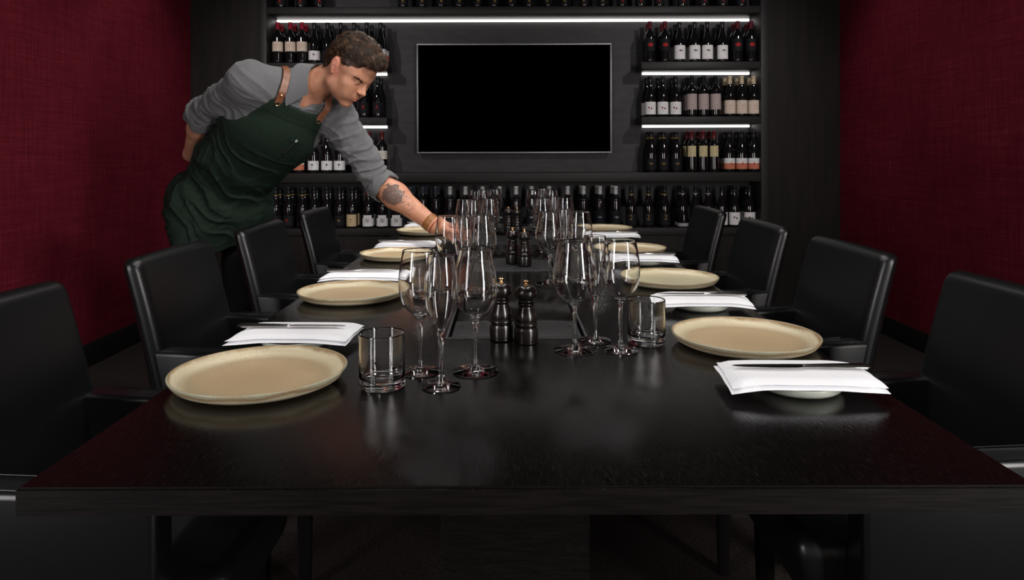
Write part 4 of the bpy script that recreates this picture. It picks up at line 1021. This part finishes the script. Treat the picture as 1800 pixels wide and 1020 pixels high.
dia = Vector(nrm([.5, -.2, -.7]))
def apron_fold(p):
    a = np.array(p); b = float((a-CH)@u_); low = min(1, max(0, (-b-.02)/.12))
    g = .0015+.0015*noise.noise(p*14)+low*(.0125*ridge(p, crossv, 5.0, 21)+.0055*ridge(p, dia, 8, 9)); hip = min(1, max(0, (-b-.3)/.2)); return g+hip*.006*noise.noise(Vector((p.x*14, p.y*14, p.z*3)))
v = folds(v, nn, apron_fold)
m = M['apron'] = noisy(mat('dark_green_canvas', (.012, .024, .017), .78, spec=.18), 340, (.0075, .0145, .0100), (.0125, .024, .0165), (1, 1, 1), 4, .35, .0008)
apron = np_mesh('apron', v, f, m, man)
from mathutils.bvhtree import BVHTree
abv = BVHTree.FromPolygons([tuple(p) for p in v], [tuple(q) for q in f])
colb = BVHTree.FromObject(collar, bpy.context.evaluated_depsgraph_get())
sbv = BVHTree.FromObject(shirt, bpy.context.evaluated_depsgraph_get())
def on(bv, a, b, off=.0015):                       # a point a,b across / up the chest, dropped onto the cloth
    o = Vector(CH+l_*a+u_*b+f_*.5); h = bv.ray_cast(o, -Vector(f_)); 
    return (h[0]+h[1]*off, h[1]) if h[0] else (o-Vector(f_)*.4, Vector(f_))
def ribbon(name, pts, wid, th, mt, parent, nrmls):
    bm = bmesh.new(); rs = []
    for i, p in enumerate(pts):
        t = (pts[min(i+1, len(pts)-1)]-pts[max(i-1, 0)]).normalized(); n0 = nrmls[i]; s = t.cross(n0).normalized(); n1 = s.cross(t)
        rs.append([bm.verts.new(p+s*a*wid/2+n1*b) for a, b in ((-1, 0), (-.9, th), (.9, th), (1, 0), (.9, -th*.4), (-.9, -th*.4))])
    for A, B_ in zip(rs, rs[1:]):
        for k in range(6): bm.faces.new((A[k], A[(k+1) % 6], B_[(k+1) % 6], B_[k]))
    bm.faces.new(rs[0]); bm.faces.new(rs[-1]); return obj(name, bm, mt, parent, 50)
M['strap'] = noisy(mat('tan_leather', (.17, .06, .028), .45), 120, (.13, .045, .02), (.2, .075, .035), bstr=.1)
def eyelet(a, b):
    p, n0 = on(abv, a, b, .001); q = n0.to_track_quat('Z', 'Y').to_matrix().to_4x4(); q.translation = p
    bm = bmesh.new(); tube(bm, [(.0085*math.cos(t), .0085*math.sin(t), .001) for t in [2*math.pi*i/24 for i in range(24)]], .0024, 8, True); bmesh.ops.transform(bm, matrix=q, verts=bm.verts); return obj('brass_eyelet', bm, M['brass'], apron)
for s in (-1, 1):
    eyelet(s*.084+.006, .176)
    pts = []; ns_ = []
    p, n0 = on(abv, s*.084+.006, .181, .004); pts.append(p); ns_.append(n0)
    for b in np.linspace(.203, .222, 3):
        p, n0 = on(sbv, s*(.084+.1*(b-.203))+.004, b, .004); pts.append(p); ns_.append(n0)
    # over the shoulder and down the back
    for k in range(1, 9):
        th = k/8*R(125); c = NB+l_*s*.090-u_*.03
        o = Vector(c+(f_*math.cos(th)+u_*math.sin(th)+.0)*.4); h = sbv.ray_cast(o, (Vector(c)-o).normalized())
        if h[0]:
            if (h[0]+h[1]*.004-pts[-1]).length > .012 and (h[0]-pts[-1]).length < .15: pts.append(h[0]+h[1]*.004); ns_.append(h[1])
    for _ in range(4):
        pts = [pts[0]]+[(pts[i-1]+pts[i]*2+pts[i+1])/4 for i in range(1, len(pts)-1)]+[pts[-1]]
        ns_ = [ns_[0]]+[(ns_[i-1]+ns_[i]*2+ns_[i+1]).normalized() for i in range(1, len(ns_)-1)]+[ns_[-1]]
    for i in range(2, len(pts)):
        h = sbv.find_nearest(pts[i]); h2 = colb.find_nearest(pts[i]); pts[i] = h[0]+h[1]*.005
        if (h2[0]-pts[i]).length < .02: pts[i] = pts[i]+ns_[i]*.012
    pts = [pts[0]]+[(pts[i-1]+pts[i]*2+pts[i+1])/4 for i in range(1, len(pts)-1)]+[pts[-1]]
    st = ribbon('shoulder_strap', pts, .026, .0022, M['strap'], apron, ns_)
    p, n0 = pts[2]+ns_[2]*.0022, ns_[2]; q = n0.to_track_quat('Z', 'Y').to_matrix().to_4x4(); q.translation = p
    bm = bmesh.new(); lathe(bm, [(0, .0022), (.003, .0018), (.0045, 0), (.0045, -.002), (0, -.002)], 14); bmesh.ops.transform(bm, matrix=q, verts=bm.verts); obj('rivet', bm, M['brass'], st)
def seam(pts, par=apron, name='seam', w=.0022):
    P_, N_ = [], []
    for a, b in pts:
        p, n0 = on(abv, a, b, .0008); P_.append(p); N_.append(n0)
    return ribbon(name, P_, w, .0009, M['apron'], par, N_)
seam([(-.112+.224*i/16, .135+.0*i) for i in range(17)])
# chest pocket with a pen
pk = [(.015, .065), (.085, .065), (.085, -.025), (.050, -.035), (.015, -.025), (.015, .065)]
pp = []
for (a0, b0), (a1, b1) in zip(pk, pk[1:]): pp += [(a0+(a1-a0)*t/6, b0+(b1-b0)*t/6) for t in range(6)]
seam(pp, name='pocket_edge', w=.004)
p0, n0 = on(abv, .045, .035, .006); p1, _ = on(abv, .055, .085, .008)
pen = empty('pen', p0); tag(pen, 'dark pen with shiny tip clipped in the apron\'s chest pocket', 'pen')
d = (p1-p0).normalized(); bm = bmesh.new(); tube(bm, [d*-.03, d*.0, d*.036, d*.037], [.0038, .0045, .0045, .003], 12); obj('barrel', bm, M['black_foil'], pen)
bm = bmesh.new(); tube(bm, [d*.0375, d*.046, d*.047], [.0046, .0044, .003], 12); obj('end_cap', bm, M['silver_foil'], pen)
# bracelets
aw = nrm(WLj-ELj)
band('leather_bracelet', WLj-aw*.018, WLj-ELj, .0328, .0140, .0024, noisy(mat('brown_leather', (.22, .085, .015), .45), 90, (.17, .06, .012), (.25, .1, .02)), man, .0006, 48)
band('cord_bracelet', WLj+aw*.006, WLj-ELj, .0325, .0034, .0024, noisy(mat('russet_cord', (.28, .06, .02), .6), 300, (.2, .04, .015), (.32, .08, .03)), man, .0006, 40)

# hair: a cap shaped by the hairline, then locks of strands lying over it
HR = Field(HC_-.17, HC_+.19, .0026)
HR.add(hell(0, -.012, .046, (.0795, .102, .087)), .01); HR.add(hell(0, .010, .083, (.066, .088, .052)), .02); HR.add(hell(.004, .066, .090, (.048, .036, .026)), .02)
HR.add(hell(0, -.055, .0, (.066, .056, .075)), .02)
ax_ = [(HR.lo[i]+HR.h*np.arange(HR.n[i])) for i in range(3)]
g = [ax_[0][:, None, None]-HC_[0], ax_[1][None, :, None]-HC_[1], ax_[2][None, None, :]-HC_[2]]
ly = sum(g[i]*HFd[i] for i in range(3)); lz = sum(g[i]*HU[i] for i in range(3)); lx = sum(g[i]*HL[i] for i in range(3))
poly = [(.16, .068), (.088, .076), (.070, .066), (.060, .050), (.044, .036), (.034, .012), (.026, -.030), (.010, -.034), (.006, .014), (-.010, .036), (-.030, .028), (-.040, .0), (-.048, -.035), (-.062, -.062), (-.2, -.075), (-.2, .25), (.16, .25)]
def poly_sd(px, py, P):
    d = np.full(np.broadcast(px, py).shape, 9.); ins = np.zeros(d.shape, bool); n = len(P)
    for i in range(n):
        (ax0, ay0), (bx0, by0) = P[i], P[(i+1) % n]; ex, ey = bx0-ax0, by0-ay0
        t = np.clip(((px-ax0)*ex+(py-ay0)*ey)/(ex*ex+ey*ey), 0, 1); d = np.minimum(d, np.hypot(px-ax0-t*ex, py-ay0-t*ey))
        c = ((ay0 > py) != (by0 > py)) & (px < (bx0-ax0)*(py-ay0)/(by0-ay0+1e-12)+ax0); ins ^= c
    return np.where(ins, -d, d)
HR.F = np.maximum(HR.F, poly_sd(ly+0*lx, lz+0*lx, poly)+.002).astype(np.float32)
v, f = HR.mesh(); v = relax(v, f, 2); n = vnormals(v, f)
v = v+n*np.array([(.004*noise.noise(Vector(((p-HC_)@HL*38, (p-HC_)@HFd*13, (p-HC_)@HU*30)))) if (p-HC_)@HU > .02 else 0 for p in v])[:, None]
m = M['hair'] = mat('brown_hair', (.05, .026, .013), .42, spec=.45)
hn = noise_tex(m, 60, detail=4); hr_ = ramp(m, hn, 'Fac', [(.35, (.012, .0055, .0028)), (.55, (.040, .0195, .0095)), (.7, (.095, .048, .023))]); L(m, hr_, 'Color', BS(m), 'Base Color')
hair = np_mesh('hair', v, f, m, man)
hb = BVHTree.FromPolygons([tuple(p) for p in v], [tuple(q) for q in f]); rnd = random.Random(4); bm = bmesh.new()
pick = rnd.sample(range(len(v)), 8000)
for i in pick:
    p = Vector(v[i]); q0 = v[i]-HC_; x, y, z = q0@HL, q0@HFd, q0@HU
    if n[i]@(q0) < 0: continue
    topw = min(1, max(0, (z-.045)/.04))
    if topw > .2 and (y < .1):
        w = noise.noise(Vector((x*24, y*16, 3)))*1.7; d0 = HFd*1.0+HL*(w)-HU*.2; ln_ = rnd.uniform(.018, .040); lift = .0075*topw; amp = .0042
    else: d0 = -HFd*.55-HU*.8+HL*rnd.uniform(-.2, .2); ln_ = rnd.uniform(.006, .012); lift = .0008; amp = .0004
    d = Vector(nrm(d0)); pts = []; rr = []; K = 7; ph = noise.noise(Vector((x*40, y*40, z*40)))*6; sd = Vector(n[i]).cross(d).normalized(); lift *= .55+.9*max(0, noise.noise(Vector((x*55, y*30, z*55)))+.35)
    for k in range(K):
        s = k/(K-1); h = hb.find_nearest(p)
        if h[0] is None: break
        nr = h[1]; d = (d-nr*d.dot(nr)).normalized() if (d-nr*d.dot(nr)).length > .1 else d
        off = lift*math.sin(math.pi*min(1, s*.8+.1))*(.6+.5*rnd.random()*0+.3*math.sin(ph))+.0004
        pts.append(h[0]+nr*off+sd*amp*math.sin(s*5+ph)); rr.append(.00075*(1-s*.75)+.00012); p = h[0]+d*ln_/K
    if len(pts) == K: tube(bm, pts, rr, 3)
obj('hair_strands', bm, m, hair, 180)
bodyb = BVHTree.FromObject(man, bpy.context.evaluated_depsgraph_get())
for s in (-1, 1):
    bm = bmesh.new(); pts = []
    for k in range(9):
        t = k/8; h = bodyb.find_nearest(Vector(hp(s*(.0465-.0255*t), .074+.013*t, -.0012-.0022*t-.0022*math.sin(math.pi*t)))); pts.append(h[0]+h[1]*.0009)
    tube(bm, pts, [.0004+.0009*math.sin(math.pi*k/8) for k in range(9)], 6); obj('eyelashes', bm, M['hair'], man, 180)
    bm = bmesh.new()
    for k in range(150):
        t = rnd.random(); x = s*(.014+.036*t); y0 = .084-.020*t*t; z0 = .0135+.005*math.sin(t*2.4)+rnd.uniform(-.0034, .0034)*(1-t*.5)
        h = bodyb.find_nearest(Vector(hp(x, y0, z0))); 
        if h[0] is None: continue
        dd = Vector(HL)*s*.9+Vector(HU)*rnd.uniform(-.1, .4); tube(bm, [h[0]+h[1]*.0002, h[0]+h[1]*.0013+dd*.003, h[0]+h[1]*.0008+dd*.0065], [.0009, .0008, .0003], 3)
    obj('eyebrow', bm, m, man, 180)
